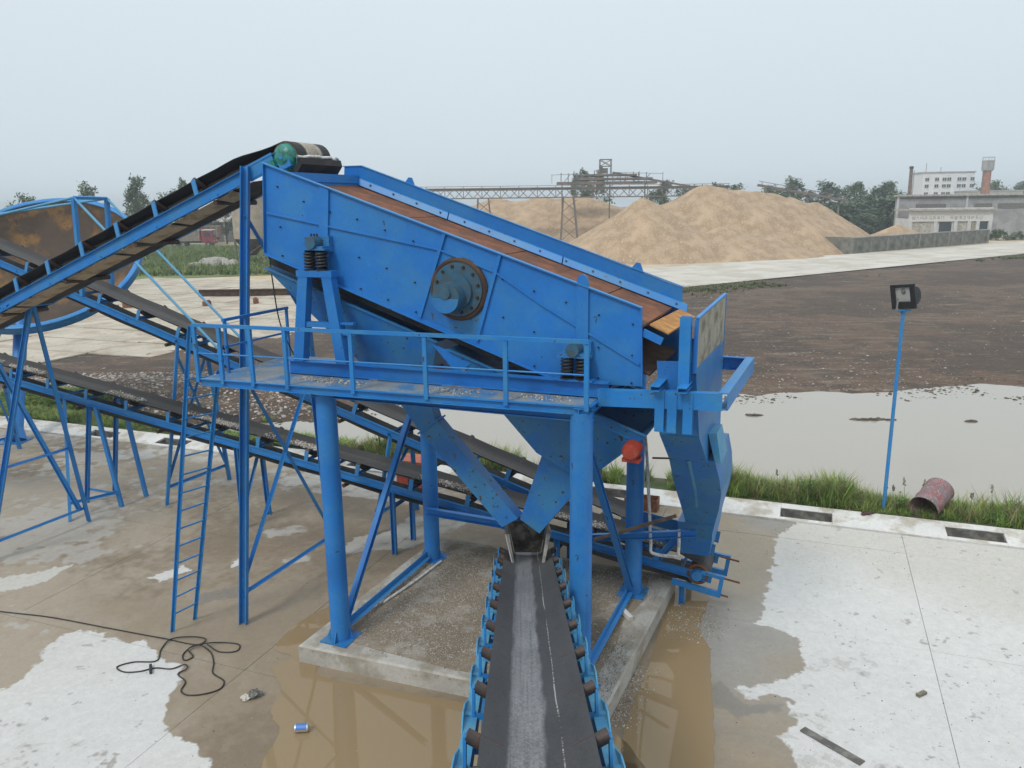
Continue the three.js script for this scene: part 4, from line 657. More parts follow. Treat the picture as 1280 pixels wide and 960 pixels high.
// ---- low conveyor running out to the left (axis t = 3.97)
const lowH = s => 0.70 + 0.136 * (4.9 - s);
let lowCv;
{
  const cv = lowCv = conveyor('gravel_conveyor', 'lowest blue conveyor, its belt edged with gravel, running out to the left', mW(5.02, 3.97, lowH(5.02)), mW(-17, 3.97, lowH(-17)), { bw: 0.72, beltM: beltGrey, under: M.rubber, sp: 1.25, first: 0.75, half: 0.42, beamH: 0.14, wing: 0.30, flatTail: 0.5 });
  const nT = 3.58, fT = 4.36;
  for (const [s, h] of [[-1.12], [2.4]].map(([s]) => [s, lowH(s) - 0.14])) { legW(cv, mW(s, nT, 0), mW(s, nT, h), ch9); legW(cv, mW(s, fT, 0), mW(s, fT, h), ch9); legW(cv, mW(s, nT, h * 0.75), mW(s, fT, h * 0.75), an6, 'tie'); }
  const a = -9.2, h = lowH(a) - 0.14;
  legW(cv, mW(-8.69, nT + 0.03, 0), mW(a + 0.1, nT, h), ch9); legW(cv, mW(-9.75, nT - 0.05, 0), mW(a - 0.1, nT, h), ch9); legW(cv, mW(-8.69, fT, 0), mW(a + 0.1, fT, h), ch9); legW(cv, mW(-9.75, fT, 0), mW(a - 0.1, fT, h), ch9);
  legW(cv, mW(-8.72, nT, 0.35), mW(-9.7, nT, 0.35), an6, 'tie'); legW(cv, mW(-9.07, 2.5, 0), mW(-10.1, nT, lowH(-10.1) - 0.14), ch9); legW(cv, mW(-9.1, 2.6, 0.4), mW(-8.72, nT, 0.38), an6, 'tie');
  legW(cv, mW(-5.0, nT, 0), mW(-5.0, nT, lowH(-5) - 0.14), ch9); legW(cv, mW(-5.0, fT + 0.1, 0), mW(-5.0, fT, lowH(-5) - 0.14), ch9); legW(cv, mW(-5.0, nT, 0.3), mW(-5.0, fT, lowH(-5) - 0.3), an6, 'brace');
  legW(cv, mW(-16.4, nT, 0), mW(-16.4, nT, lowH(-16.4) - 0.14), ch9); legW(cv, mW(-16.4, fT, 0), mW(-16.4, fT, lowH(-16.4) - 0.14), ch9);
  // tail frame with take-up screws
  for (const z of [-0.44, 0.44]) part(cv.T, 'tail_frame', [box(-0.02, -0.30, z, 0.86, 0.10, 0.06), box(-0.42, -0.14, z, 0.07, 0.4, 0.07), box(-0.25, 0.02, z, 0.4, 0.06, 0.06)], M.blueFrame);
  part(cv.T, 'pulley_rim', new THREE.TorusGeometry(0.165, 0.03, 10, 32).translate(0, -0.06, -0.385), M.rust);
  part(cv.T, 'pulley_hub', tube(V3(0, -0.06, -0.36), V3(0, -0.06, -0.50), 0.10, 0.09, 20), M.blueFrame);
  for (const [y, x] of [[0.06, -0.62], [-0.30, -0.58], [0.02, -0.72]]) part(cv.T, 'take_up_screw', tube(V3(-0.3, y, y > 0.04 ? 0.30 : -0.44), V3(x, y, y > 0.04 ? 0.30 : -0.44), 0.018, 0.018, 8), M.rust);
  // side skirt boards under the chute
  part(cv.T, 'skirt_board', [box(0.55, 0.42, 0.30, 1.5, 0.22, 0.012), box(0.55, 0.42, -0.30, 1.5, 0.22, 0.012)], M.blueWorn);
  // feet under the tail
  legW(cv, mW(4.75, nT, 0), mW(4.75, nT, lowH(4.75) - 0.35), ch9); legW(cv, mW(4.75, fT, 0), mW(4.75, fT, lowH(4.75) - 0.35), ch9); legW(cv, mW(4.25, nT - 0.02, 0.75), mW(5.0, nT - 0.02, 1.72), chanP(0.08, 0.12), 'brace');
}
// ---- foreground conveyor, coming up towards the viewer
let frontCv;
{
  const d = V3(0.0106, -0.2708, -0.9626).normalize(), T0 = V3(0.225, 1.36, -12.0);
  const down = 0.19, tail = T0.clone().addScaledVector(d, 1.1), head = T0.clone().addScaledVector(d, -14.5);
  tail.y -= down; head.y -= down;
  const cv = frontCv = conveyor('product_conveyor', 'foreground conveyor with a worn grey belt running towards the viewer', tail, head, { bw: 0.84, beltM: beltFront, under: M.rubber, sp: 1.03, first: 0.42, half: 0.50, beamH: 0.14, wing: 0.28, over: 0.09, flatTail: 0.5 });
  const { T, L } = cv;
  for (const x of [0.5, 3.0, 6.0, 9.0]) for (const z of [-0.5, 0.5]) { const p = cv.at(x, z, -0.12), g = p.clone(); g.y = x < 3.5 ? 0.3 : 0; if (p.y - g.y > 0.15) legW(cv, g, p, ch9); }
  for (let x = 0.95; x < L; x += 1.03) part(T, 'frame_strut', box(x, 0.02, 0, 0.05, 0.035, 1.0), M.bluePale);
  // straight pale side rails with short end plates at every idler
  for (const q of [-1, 1]) {
    part(T, 'rail_plate', box(L / 2, 0.008, q * 0.52, L, 0.012, 0.10), M.bluePale);
    const eg = joinGeo([prism([V3(-0.38, 0.012, q * 0.565), V3(0.38, 0.012, q * 0.565), V3(0.10, 0.075, q * 0.575), V3(-0.10, 0.075, q * 0.575)], V3(0, 0, q * 0.012)), box(0, 0.024, q * 0.53, 0.07, 0.018, 0.10)]);
    for (let x = 0.42; x < L - 0.4; x += 1.03) share(T, 'end_plate', eg, M.bluePale, x, 0, 0);
  }
  // loading skirt under the two chutes
  part(T, 'skirt_board', [-1, 1].map(s => prism([V3(0.25, 0.16, s * 0.24), V3(1.35, 0.16, s * 0.24), V3(1.15, 0.62, s * 0.36), V3(0.35, 0.75, s * 0.34)], V3(0, 0, s * 0.025))), M.darkGrime);
  part(T, 'skirt_back', prism([V3(0.35, 0.18, -0.22), V3(0.35, 0.18, 0.22), V3(0.30, 0.72, 0.34), V3(0.30, 0.72, -0.34)], V3(-0.02, 0, 0)), M.darkGrime);
  for (const s of [-1, 1]) part(T, 'rubber_flap', prism([V3(1.33, 0.15, s * 0.22), V3(1.38, 0.15, s * 0.24), V3(1.20, 0.60, s * 0.35), V3(1.14, 0.60, s * 0.30)], V3(0, 0, s * 0.02)), M.gravelGrey);
}
// ================================================================ small things on the yard
function worldCurve(name, label, cat, pts, r, mat, seg) {
  const g = place(name, label, cat, pts[0][0], 0, pts[0][1]);
  part(g, 'run', pipe(pts.map(([x, z, y = r + 0.002]) => V3(x - pts[0][0], y, z - pts[0][1])), r, seg || pts.length * 6, 7), mat); return g;
}
{
  const c = worldCurve('cable', 'thin black cable run in from the left and dropped in loose loops below the ladder', 'cable', [[-10.9, -13.5], [-9.21, -13.02], [-8.22, -12.8], [-7.05, -12.42], [-5.91, -12.05], [-5.18, -11.84], [-5.12, -11.95, 0.03], [-5.4, -12.05, 0.03], [-5.72, -11.97, 0.03], [-5.76, -11.7], [-5.69, -11.36], [-6.05, -11.33], [-6.24, -11.2], [-6.06, -11.06], [-5.82, -11.07], [-5.62, -11.16], [-5.35, -11.13], [-5.18, -11.22, 0.03], [-5.1, -11.1, 0.03], [-5.2, -11.0], [-5.0, -10.78], [-4.97, -10.54], [-4.83, -10.44], [-4.6, -10.46], [-4.41, -10.58], [-4.41, -10.77], [-4.67, -11.01], [-4.75, -11.27], [-4.94, -11.62], [-5.22, -11.78, 0.04], [-5.34, -11.55], [-5.24, -11.36], [-5.15, -11.46], [-5.3, -11.66, 0.04], [-5.05, -11.8, 0.05], [-4.79, -11.88], [-4.52, -11.8], [-4.5, -11.62], [-4.77, -11.6], [-5.03, -11.76, 0.05]], 0.011, M.black, 330);
  part(c, 'plug', tube(V3(5.2 - 0.02, 0.03, 2.28), V3(5.28, 0.03, 2.5), 0.022, 0.022, 10), M.black);
}
{ // drink can lying on its side
  const g = place('drink_can', 'small silver and blue can lying in the brown puddle', 'can', -2.93, 0.006, -9.58, 0.08);
  const pr = [[0, -0.085], [0.035, -0.085], [0.040, -0.078], [0.047, -0.066], [0.047, 0.066], [0.040, 0.08], [0.036, 0.085], [0, 0.082]].map(([a, b]) => new THREE.Vector2(a * 1.25, b * 1.15));
  const can = part(g, 'body', new THREE.LatheGeometry(pr, 28).rotateZ(Math.PI / 2).translate(0, 0.059, 0), std({ color: new THREE.Color(0.75, 0.76, 0.78), metalness: 0.9, roughness: 0.28 }));
  part(can, 'label_band', new THREE.CylinderGeometry(0.0595, 0.0595, 0.145, 28, 1, true, 0.1, 2.0).rotateZ(Math.PI / 2).translate(0, 0.059, 0), std({ color: new THREE.Color(0.10, 0.22, 0.55), metalness: 0.3, roughness: 0.35 }));
}
const lump = (seed, r, sy = 0.7) => { const g = new THREE.IcosahedronGeometry(r, 2), p = g.attributes.position, R = rng(seed), k = {}; for (let i = 0; i < p.count; i++) { const key = [p.getX(i), p.getY(i), p.getZ(i)].map(v => v.toFixed(4)).join(); if (!(key in k)) k[key] = 0.72 + R() * 0.5; p.setXYZ(i, p.getX(i) * k[key], p.getY(i) * k[key] * sy, p.getZ(i) * k[key]); } g.computeVertexNormals(); return g; };
{
  const g = place('broken_block', 'grey broken lump with a white face on the wet yard left of the slab', 'rubble', -3.86, 0, -10.38, 0.5);
  const b = part(g, 'block', [lump(5, 0.085).translate(0.03, 0.055, 0), box(0.09, 0.03, 0.02, 0.12, 0.06, 0.06)], M.drain); part(b, 'white_face', lump(6, 0.07, 0.5).translate(-0.09, 0.03, 0.0), M.kerb);
  const p = place('steel_plate_strip', 'narrow dark grey steel strip lying on the dry concrete at the lower right', 'steel strip', 4.145, 0.003, -9.155, -0.93); // turned along its length
  part(p, 'strip', [box(0, 0.008, 0, 0.86, 0.014, 0.125), box(-0.425, 0.010, 0, 0.012, 0.016, 0.12)], M.drain);
  const q = place('concrete_offcut', 'small brick-shaped offcut lying on the dry concrete at the right', 'offcut', 5.88, 0.003, -10.24, 0.5); part(q, 'offcut', [box(0, 0.022, 0, 0.15, 0.042, 0.06), box(-0.085, 0.022, 0, 0.02, 0.05, 0.065)], M.lining);
  const r = place('dry_leaf_clump', 'small brown crumpled leaf litter on the kerb near the floodlight', 'litter', 7.95, 0.12, -16.82, 0.3); part(r, 'litter', [lump(8, 0.10, 0.3).translate(0, 0.02, 0), lump(9, 0.06, 0.5).translate(0.12, 0.02, 0.02), lump(10, 0.05, 0.4).translate(-0.12, 0.015, 0.03)], M.rustDark);
}
for (const [a, b, r, lab] of [[[0.05, 1.18], [0.25, 3.0], 0.026, 'white plastic pipe lying on the slab beside the left floor tie'], [[3.02, 1.72], [3.2, 1.76], 0.014, 'short white stick on the gritty slab right of the belt']]) {
  const T = thing('loose_pipe', lab, 'pipe', [a[0], a[1], 0.305]); part(T, 'pipe', pipe([m(a[0], a[1], 0.305 + r), m((a[0] + b[0]) / 2 + 0.03, (a[1] + b[1]) / 2, 0.307 + r), m(b[0], b[1], 0.305 + r)], r, 16, 8), M.pvc);
}
{ const T = thing('white_block', 'white block lying on the slab near the right floor tie', 'block', [4.05, 2.28, 0.305]); part(T, 'block', [prism([m(3.93, 2.36, 0.306), m(4.15, 2.12, 0.306), m(4.21, 2.17, 0.306), m(3.99, 2.42, 0.306)], V3(0, 0.07, 0))], M.kerb); }
{ // red slatted crate behind the low conveyor
  const T = thing('plastic_crate', 'red box with a pale printed side, standing behind the low conveyor', 'crate', [-2.6, 7.2, 0]);
  const b = part(T, 'body', boxM(-3.02, -2.2, 6.95, 7.5, 0.0, 0.74), M.redMotor);
  part(b, 'lid', boxM(-3.05, -2.17, 6.92, 7.53, 0.74, 0.80), surf([0.50, 0.13, 0.06], { vary: 0.2, tile: 0.8, rough: 0.6 }));
  for (let i = 0; i < 6; i++) part(b, 'print_bar', boxM(-2.93 + i * 0.125, -2.86 + i * 0.125, 6.938, 6.95, 0.44 + (i % 2) * 0.03, 0.64), M.pvc);
  const K = place('rusty_trough', 'low rust-brown steel box on the kerb behind the discharge chute', 'steel box', yW(3.25, 7.7, 0).x, 0, yW(3.25, 7.7, 0).z, -TY); part(K, 'box', [box(0, 0.14, 0.1, 0.75, 0.28, 0.02), box(0, 0.14, -0.25, 0.75, 0.28, 0.02), box(-0.375, 0.14, -0.07, 0.02, 0.28, 0.33), box(0.375, 0.14, -0.07, 0.02, 0.28, 0.33), box(0, 0.02, -0.07, 0.73, 0.02, 0.33)], M.rust);
}
{ // oil drum on its side, open end towards the viewer
  const g = place('oil_drum', 'dented rusty oil drum lying on its side on the verge behind the kerb', 'drum', 9.50, 0.08, -16.86, 0);
  const Rr = 0.30, Ln = 0.86, prof = []; for (let i = 0; i <= 40; i++) { const y = i / 40 * Ln, q = Rr + 0.012 * (Math.exp(-(((y - Ln / 3) / 0.02) ** 2)) + Math.exp(-(((y - 2 * Ln / 3) / 0.02) ** 2))) + (i === 0 || i === 40 ? 0.012 : 0); prof.push(new THREE.Vector2(q, y)); }
  const inner = prof.slice().reverse().map(v => new THREE.Vector2(v.x - 0.012, v.y)); const drumTex = surf([0.19, 0.135, 0.14], { second: [0.27, 0.075, 0.07], cover: 0.22, vary: 0.4, fine: 0.3, speck: [0.42, 0.38, 0.38], speckAt: 0.64, tile: 0.8, rough: 0.7, shift: 33 });
  const axis = V3(0.72, 0.30, -0.62).normalize(), Q = new THREE.Quaternion().setFromUnitVectors(V3(0, 1, 0), axis);
  const put = q => q.applyQuaternion(Q).translate(-0.38, 0.20, 0.22);
  const dr = part(g, 'shell', put(new THREE.LatheGeometry([...prof, ...inner], 40)), drumTex); part(dr, 'end_disc', put(new THREE.CylinderGeometry(Rr - 0.004, Rr - 0.004, 0.012, 36).translate(0, Ln - 0.03, 0)), drumTex);
}
{ // floodlight
  const g = place('floodlight', 'black square floodlight on a thin blue pole at the edge of the pool', 'floodlight', 8.48, 0, -17.15, 0.0);
  const po = part(g, 'pole', tube(V3(0, -0.05, 0), V3(0.02, 4.66, 0), 0.042, 0.038, 14), M.blueFrame); part(po, 'cap_plate', box(0.02, 4.67, 0, 0.24, 0.02, 0.18), M.blueFrame); part(po, 'stub', tube(V3(0.02, 4.60, 0.0), V3(0.02, 4.66, 0.0), 0.06, 0.06, 12), M.blueFrame);
  const Q = new THREE.Euler(0.12, -0.92, 0.13, 'YXZ'), hx = (q) => q.scale(1.08, 1.08, 1.08).applyQuaternion(new THREE.Quaternion().setFromEuler(Q)).translate(0.02, 4.98, 0.02);
  const sh = new THREE.Shape(); sh.moveTo(-0.24, -0.24); sh.lineTo(0.24, -0.24); sh.lineTo(0.24, 0.24); sh.lineTo(-0.24, 0.24); sh.closePath(); const ho = new THREE.Path(); ho.moveTo(-0.17, -0.11); ho.lineTo(-0.17, 0.19); ho.lineTo(0.15, 0.19); ho.lineTo(0.15, -0.11); ho.closePath(); sh.holes.push(ho);
  const hd = part(g, 'housing', [hx(new THREE.ExtrudeGeometry(sh, { depth: 0.03, bevelEnabled: true, bevelSize: 0.008, bevelThickness: 0.008, bevelSegments: 2 }).translate(0, 0, 0.06)), hx(new THREE.CylinderGeometry(0.20, 0.20, 0.46, 24, 1, false, 0, Math.PI).rotateZ(Math.PI / 2).rotateX(0).scale(1, 1.1, 0.9).rotateX(-Math.PI / 2).translate(0, 0, 0.05))], M.black);
  part(hd, 'reflector', hx(box(0, 0.04, 0.045, 0.33, 0.31, 0.01)), std({ color: new THREE.Color(0.62, 0.64, 0.60), metalness: 0.5, roughness: 0.35 }));
  part(hd, 'lamp_tube', hx(new THREE.SphereGeometry(0.045, 14, 10).scale(1, 1.4, 0.6).translate(0.0, 0.10, 0.06)), M.drain);
  part(hd, 'glass', hx(box(0, 0.04, 0.085, 0.335, 0.315, 0.005)), new THREE.MeshPhysicalMaterial({ color: 0xffffff, transmission: 1, thickness: 0, roughness: 0.05 }));
  part(g, 'yoke', [box(0.19, 4.80, -0.03, 0.02, 0.26, 0.05), box(-0.15, 4.80, 0.05, 0.02, 0.26, 0.05), box(0.02, 4.69, 0.01, 0.36, 0.015, 0.06)], M.steel);
}
// ================================================================ tilted pan and its column at the left edge
{
  const g = place('tilted_pan', 'huge tilted round pan, rusty inside with a blue rim, at the left edge', 'pan', -15.9, 0, -27.2);
  const Rr = 3.15, tilt = 0.66, Q = new THREE.Quaternion().setFromEuler(new THREE.Euler(tilt, 0.14, 0, 'YXZ')), put = q => q.applyQuaternion(Q).translate(0.0, 5.38, 0);
  const prof = [[0.0, -1.0], [1.4, -1.0], [Rr - 0.55, -0.62], [Rr, 0]].map(([a, b]) => new THREE.Vector2(a, b)), out = [[Rr + 0.05, 0], [Rr + 0.05, -0.30], [Rr - 0.5, -0.72], [1.4, -1.1], [0, -1.1]].map(([a, b]) => new THREE.Vector2(a, b));
  part(g, 'pan_lining', put(new THREE.LatheGeometry(prof, 64)), M.rustPan);
  part(g, 'shell', put(new THREE.LatheGeometry(out, 64)), M.blueFrame);
  part(g, 'rim', put(new THREE.LatheGeometry([[Rr - 0.03, 0.0], [Rr + 0.12, 0.0], [Rr + 0.12, 0.06], [Rr - 0.03, 0.06], [Rr - 0.03, 0.0]].map(([a, b]) => new THREE.Vector2(a, b)), 64)), M.blueFrame);
  const c = part(g, 'column', tube(V3(0.45, 0.02, 3.4), V3(-0.4, 4.6, 0.5), 0.20, 0.20, 20), M.blue); part(c, 'base_plate', box(0.45, 0.015, 3.4, 0.7, 0.03, 0.7), M.blueWorn); part(c, 'cone_foot', tube(V3(0.45, 0.03, 3.4), V3(0.40, 0.34, 3.2), 0.32, 0.21, 20), M.blue);
  part(g, 'column', tube(V3(-3.0, 0.0, 0.3), V3(-1.2, 4.4, 0.0), 0.16, 0.16, 16), M.blue);
}
function bladeClump(seed, n, h, w, lean) {
  const R = rng(seed), gs = [];
  for (let i = 0; i < n; i++) {
    const a = R() * 6.2832, r = R() * 0.07, hh = h * (0.55 + R() * 0.5), l = lean * (0.4 + R()) * hh, dx = Math.cos(a), dz = Math.sin(a), px = -dz, pz = dx, x0 = Math.cos(a * 3) * r, z0 = Math.sin(a * 3) * r, pos = [], P = [];
    for (let k = 0; k <= 3; k++) { const f = k / 3, ww = w * (1 - f * f) * 0.5, y = hh * f * (1 - 0.18 * f * lean), q = l * f * f; P.push([x0 + dx * q - px * ww, y, z0 + dz * q - pz * ww], [x0 + dx * q + px * ww, y, z0 + dz * q + pz * ww]); }
    for (let k = 0; k < 3; k++) { const [A, B, C, D] = [P[2 * k], P[2 * k + 1], P[2 * k + 2], P[2 * k + 3]]; pos.push(...A, ...B, ...D); if (k < 2) pos.push(...A, ...D, ...C); }
    const g = new THREE.BufferGeometry(); g.setAttribute('position', new THREE.Float32BufferAttribute(pos, 3)); g.computeVertexNormals(); g.setAttribute('uv', new THREE.Float32BufferAttribute(new Float32Array(pos.length / 3 * 2), 2)); gs.push(g);
  }
  return mergeGeometries(gs);
}
const leafMat = new THREE.MeshPhysicalMaterial({ color: 0xffffff, roughness: 0.75, transmission: 0.25, thickness: 0, side: THREE.DoubleSide });
const bladeClumpGeo = bladeClump(47, 8, 0.35, 0.04, 1.1);
// ================================================================ stones and grit (nobody could count them)
function scatter(name, label, geo, mat, n, fn, seed, cols, parent = scene, kind = 'stuff', cat = 'gravel') {
  const im = new THREE.InstancedMesh(geo, mat, n), R = rng(seed), o = new THREE.Object3D(), c = new THREE.Color(); let k = 0;
  for (let i = 0; i < n * 6 && k < n; i++) { const p = fn(R); if (!p) continue; o.position.set(p[0], p[1], p[2]); const s = p[3]; o.scale.set(s, s * (p[4] || 1), s); o.rotation.set((p[5] || 0) * (R() - 0.5), R() * 6.2832, (p[5] || 0) * (R() - 0.5)); o.updateMatrix(); im.setMatrixAt(k, o.matrix); const b = cols[Math.floor(R() * cols.length)], v = 0.8 + R() * 0.4; c.setRGB(b[0] * v, b[1] * v, b[2] * v); im.setColorAt(k, c); k++; }
  im.count = k; im.name = name; im.castShadow = im.receiveShadow = true; tag(im, label, cat, null, kind); parent.add(im); return im;
}
const white = std({ color: 0xffffff, roughness: 0.92 });
const pebble = lump(3, 1, 0.75);
const GREYS = [[0.40, 0.37, 0.32], [0.30, 0.27, 0.23], [0.22, 0.185, 0.14], [0.48, 0.45, 0.41]];
scatter('slab_grit', 'fine loose grit spread over the foundation slab', new THREE.IcosahedronGeometry(1, 0), white, 26000, R => { const s = -0.35 + R() * 4.75, t = -0.25 + R() * 4.2, d = smooth(nA, s * 60, t * 60); if (d < 0.36 + R() * 0.25) return null; const edge = Math.min(s + 0.35, t + 0.25); if (edge < 0.35 && R() > edge * 2) return null; const p = mW(s, t, 0.306), q = 0.004 + R() * R() * 0.011; return [p.x, p.y, p.z, q, 0.8, 3]; }, 201, GREYS);
scatter('kerb_edge_grit', 'scattered grit along the foot of the slab and near the tail pulley', new THREE.IcosahedronGeometry(1, 0), white, 1600, R => { const k = R(); let s, t; if (k < 0.5) { s = 4.45 + R() * R() * 0.5; t = -0.2 + R() * 1.6; } else { s = 4.6 + (R() + R() - 1) * 0.7 + 0.5; t = 3.0 + (R() + R() - 1) * 0.8; } const p = mW(s, t, 0.004); return [p.x, p.y, p.z, 0.004 + R() * R() * 0.016, 0.8, 3]; }, 202, GREYS);
scatter('walkway_gravel', 'small spills of gravel on the walkway plate', new THREE.IcosahedronGeometry(1, 0), white, 380, R => { const c = [[0.25, 0.10], [2.0, 0.12], [3.35, 0.18], [-0.2, 0.16]][Math.floor(R() * 4)], s = c[0] + (R() + R() - 1) * 0.45, t = c[1] + (R() - 0.5) * 0.25; const p = mW(s, t, 4.465); return [p.x, p.y, p.z, 0.006 + R() * 0.014, 0.8, 3]; }, 203, GREYS);
scatter('field_stones', 'pale stones strewn over the mud field', pebble, white, 6000, R => { const near = R() < 0.72, x = -22 + R() * 62, z = near ? -29 - R() * R() * 16 : -40 - R() * 26; const h = mudH(x, z); if (h < -0.02) return null; if (smooth(nB, x * 12, z * 12) < 0.38 + R() * 0.2) return null; return [x, h, z, 0.012 + R() * R() * R() * 0.075, 0.8, 1]; }, 204, [[0.30, 0.26, 0.22], [0.21, 0.17, 0.135], [0.14, 0.10, 0.075], [0.38, 0.35, 0.31]]);
scatter('yard_crumbs', 'scattered crumbs of dirt and stone on the concrete yard', new THREE.IcosahedronGeometry(1, 0), white, 2600, R => { const x = -12 + R() * 22, z = -8.2 - R() * 11; const s = (x - OX) * Math.cos(TH) + (z - OZ) * Math.sin(TH), t = (x - OX) * Math.sin(TH) - (z - OZ) * Math.cos(TH); if (s > -0.6 && s < 4.6 && t > -0.5 && t < 4.2) return null; if (smooth(nB, x * 20, z * 20) < 0.40 + R() * 0.25) return null; return [x, 0.003, z, 0.003 + R() * R() * R() * 0.014, 0.7, 1]; }, 208, [[0.16, 0.12, 0.085], [0.24, 0.20, 0.15], [0.10, 0.085, 0.07], [0.40, 0.38, 0.34]]);
scatter('road_edge_weeds', 'sparse low weeds along the near edge of the road', bladeClumpGeo, leafMat, 1500, R => { const x = 2 + R() * 70, z = -(54.6 + 0.71 * x) + 0.3 + R() * R() * 5; if (smooth(nB, x * 9, z * 9) < 0.5) return null; return [x, mudH(x, z), z, 0.7 + R() * 0.9, 0.8, 0.3]; }, 209, [[0.13, 0.16, 0.05], [0.17, 0.17, 0.07], [0.10, 0.13, 0.04]], scene, 'stuff', 'weeds');
scatter('mud_clods', 'dark clods of earth breaking the surface of the pool', pebble, white, 2600, R => { if (R() < 0.68) { const x = -8 + R() * 34, z = shore(x) + (R() + R() - 0.75) * (0.5 + 1.6 * smooth(nA, x * 25, 3)); if (smooth(nB, x * 40, 11) < 0.42 + R() * 0.15) return null; return [x, -0.06, z, 0.025 + R() * R() * 0.07, 0.6, 1]; } const c = [[11.6, -25.3, 0.45, 0.10], [11.9, -25.25, 0.7, 0.05], [19.8, -27.0, 2.0, 0.5], [20.5, -27.9, 3.2, 0.35], [8.2, -26.0, 0.3, 0.10], [14.9, -24.9, 0.15, 0.04], [-6.5, -26.2, 0.8, 0.3], [25, -29, 5, 0.7]][Math.floor(R() * 8)]; return [c[0] + (R() + R() - 1) * c[2], -0.06, c[1] + (R() + R() - 1) * c[3], 0.03 + R() * R() * 0.09, 0.55, 1]; }, 205, [[0.085, 0.068, 0.050], [0.12, 0.095, 0.07]]);
scatter('rubble_gravel', 'gravel and rubble spread over the earth mound at the left', pebble, white, 4500, R => { const x = -22 + R() * 15, z = -25.5 - R() * 8, h = mudH(x, z); if (h < 0.0) return null; return [x, h, z, 0.02 + R() * R() * 0.07, 0.8, 1]; }, 206, [[0.40, 0.36, 0.31], [0.30, 0.25, 0.20], [0.22, 0.16, 0.12], [0.46, 0.43, 0.40]]);
// gravel carried at the near edge of the low belt
{
  const T = lowCv.T, R = rng(207), im = new THREE.InstancedMesh(new THREE.IcosahedronGeometry(1, 0), white, 5200), o = new THREE.Object3D(), c = new THREE.Color(); let k = 0;
  for (let i = 0; i < 30000 && k < 5200; i++) { const x = 0.6 + R() * (lowCv.L - 0.8); if (smooth(nB, x * 60, 33) < 0.44 + R() * 0.2) continue; const z = -0.02 + (R() + R() - 1) * 0.16, y = 0.15 + Math.max(0, Math.abs(z) - 0.13) * 0.55 + R() * 0.03; o.position.copy(T.localToWorld(V3(x, y, z))); const s = 0.008 + R() * R() * 0.02; o.scale.setScalar(s); o.rotation.set(R() * 6, R() * 6, R() * 6); o.updateMatrix(); im.setMatrixAt(k, o.matrix); const b = GREYS[Math.floor(R() * 4)], v = 0.9 + R() * 0.5; c.setRGB(b[0] * v, b[1] * v, b[2] * v); im.setColorAt(k, c); k++; }
  im.count = k; im.name = 'belt_gravel'; tag(im, 'pale gravel carried along on the lowest conveyor belt', 'gravel', null, 'stuff'); im.castShadow = im.receiveShadow = true; scene.add(im);
}
// ================================================================ grass and weeds on the verge
const GREEN = [[0.20, 0.33, 0.045], [0.14, 0.26, 0.04], [0.27, 0.36, 0.06], [0.33, 0.38, 0.10], [0.11, 0.20, 0.035]];
const vergeAt = (s, t) => { const p = yW(s, t, vergeH(s, t) - 0.01); return p; };
for (const [i, h, n, lean, nm, lb] of [[0, 0.20, 8500, 1.0, 'verge_grass', 'green grass growing along the verge behind the kerb'], [1, 0.43, 3200, 0.8, 'tall_grass', 'taller pale grass stems rising from the verge']]) {
  scatter(nm, lb, bladeClump(40 + i, i ? 7 : 9, h, i ? 0.012 : 0.014, lean), leafMat, n, R => {
    const s = -22 + R() * 42, t = 8.95 + (R() + R()) * 0.5 * (i ? 1.2 : 1.35); const dens = smooth(nB, s * 22, t * 22);
    const zone = s > 5 ? 1 : s > 3.2 ? 0.9 : s > -3 ? 0.75 : s > -9 ? 0.4 : 0.22; if (R() > zone) return null; if (s > 10.2 && R() > 0.55) return null; if (dens < 0.40 || (t < 9.15 && smooth(nA, s * 50, 70) < 0.5)) return null; if (i && s > 9.0 && R() > 0.35) return null;
    const p = vergeAt(s, t), tall = (s > 4.8 && s < 7.8 ? 1.25 : s < -9 ? 0.6 : 1) * (0.45 + 1.2 * sstep(0.3, 0.7, smooth(nA, s * 34, 9 + t * 6))); return [p.x, p.y, p.z, (0.7 + R() * 0.5) * tall, 1, 0.3]; }, 300 + i, i ? [...GREEN, [0.34, 0.29, 0.15], [0.30, 0.27, 0.12], [0.26, 0.22, 0.13]] : GREEN, scene, 'stuff', 'grass');
}
scatter('field_grass', 'rough tufts covering the far green field', bladeClump(44, 8, 0.8, 0.10, 0.8), leafMat, 9000, R => { const x = -70 + R() * 52, z = -84 - R() * 55; if (x > -20 - (-84 - z) * 0.12) return null; return [x, 0.1, z, 0.6 + R() * 0.9, 1, 0.3]; }, 310, [[0.12, 0.19, 0.035], [0.15, 0.22, 0.04], [0.10, 0.155, 0.035], [0.19, 0.21, 0.06]], scene, 'stuff', 'grass');
scatter('left_verge_weeds', 'green weeds on the earth beyond the yard at the left', bladeClump(45, 9, 0.24, 0.03, 1.2), leafMat, 2600, R => { const s = -22 + R() * 16, t = 9 + R() * 2.6; const p = yW(s, t, 0), h = Math.max(mudH(p.x, p.z), vergeH(s, Math.min(t, 11))); if (h < -0.05 || smooth(nB, s * 16, t * 16) < 0.46) return null; return [p.x, h - 0.01, p.z, 0.6 + R() * 0.7, 1, 0.4]; }, 311, GREEN, scene, 'stuff', 'weeds');
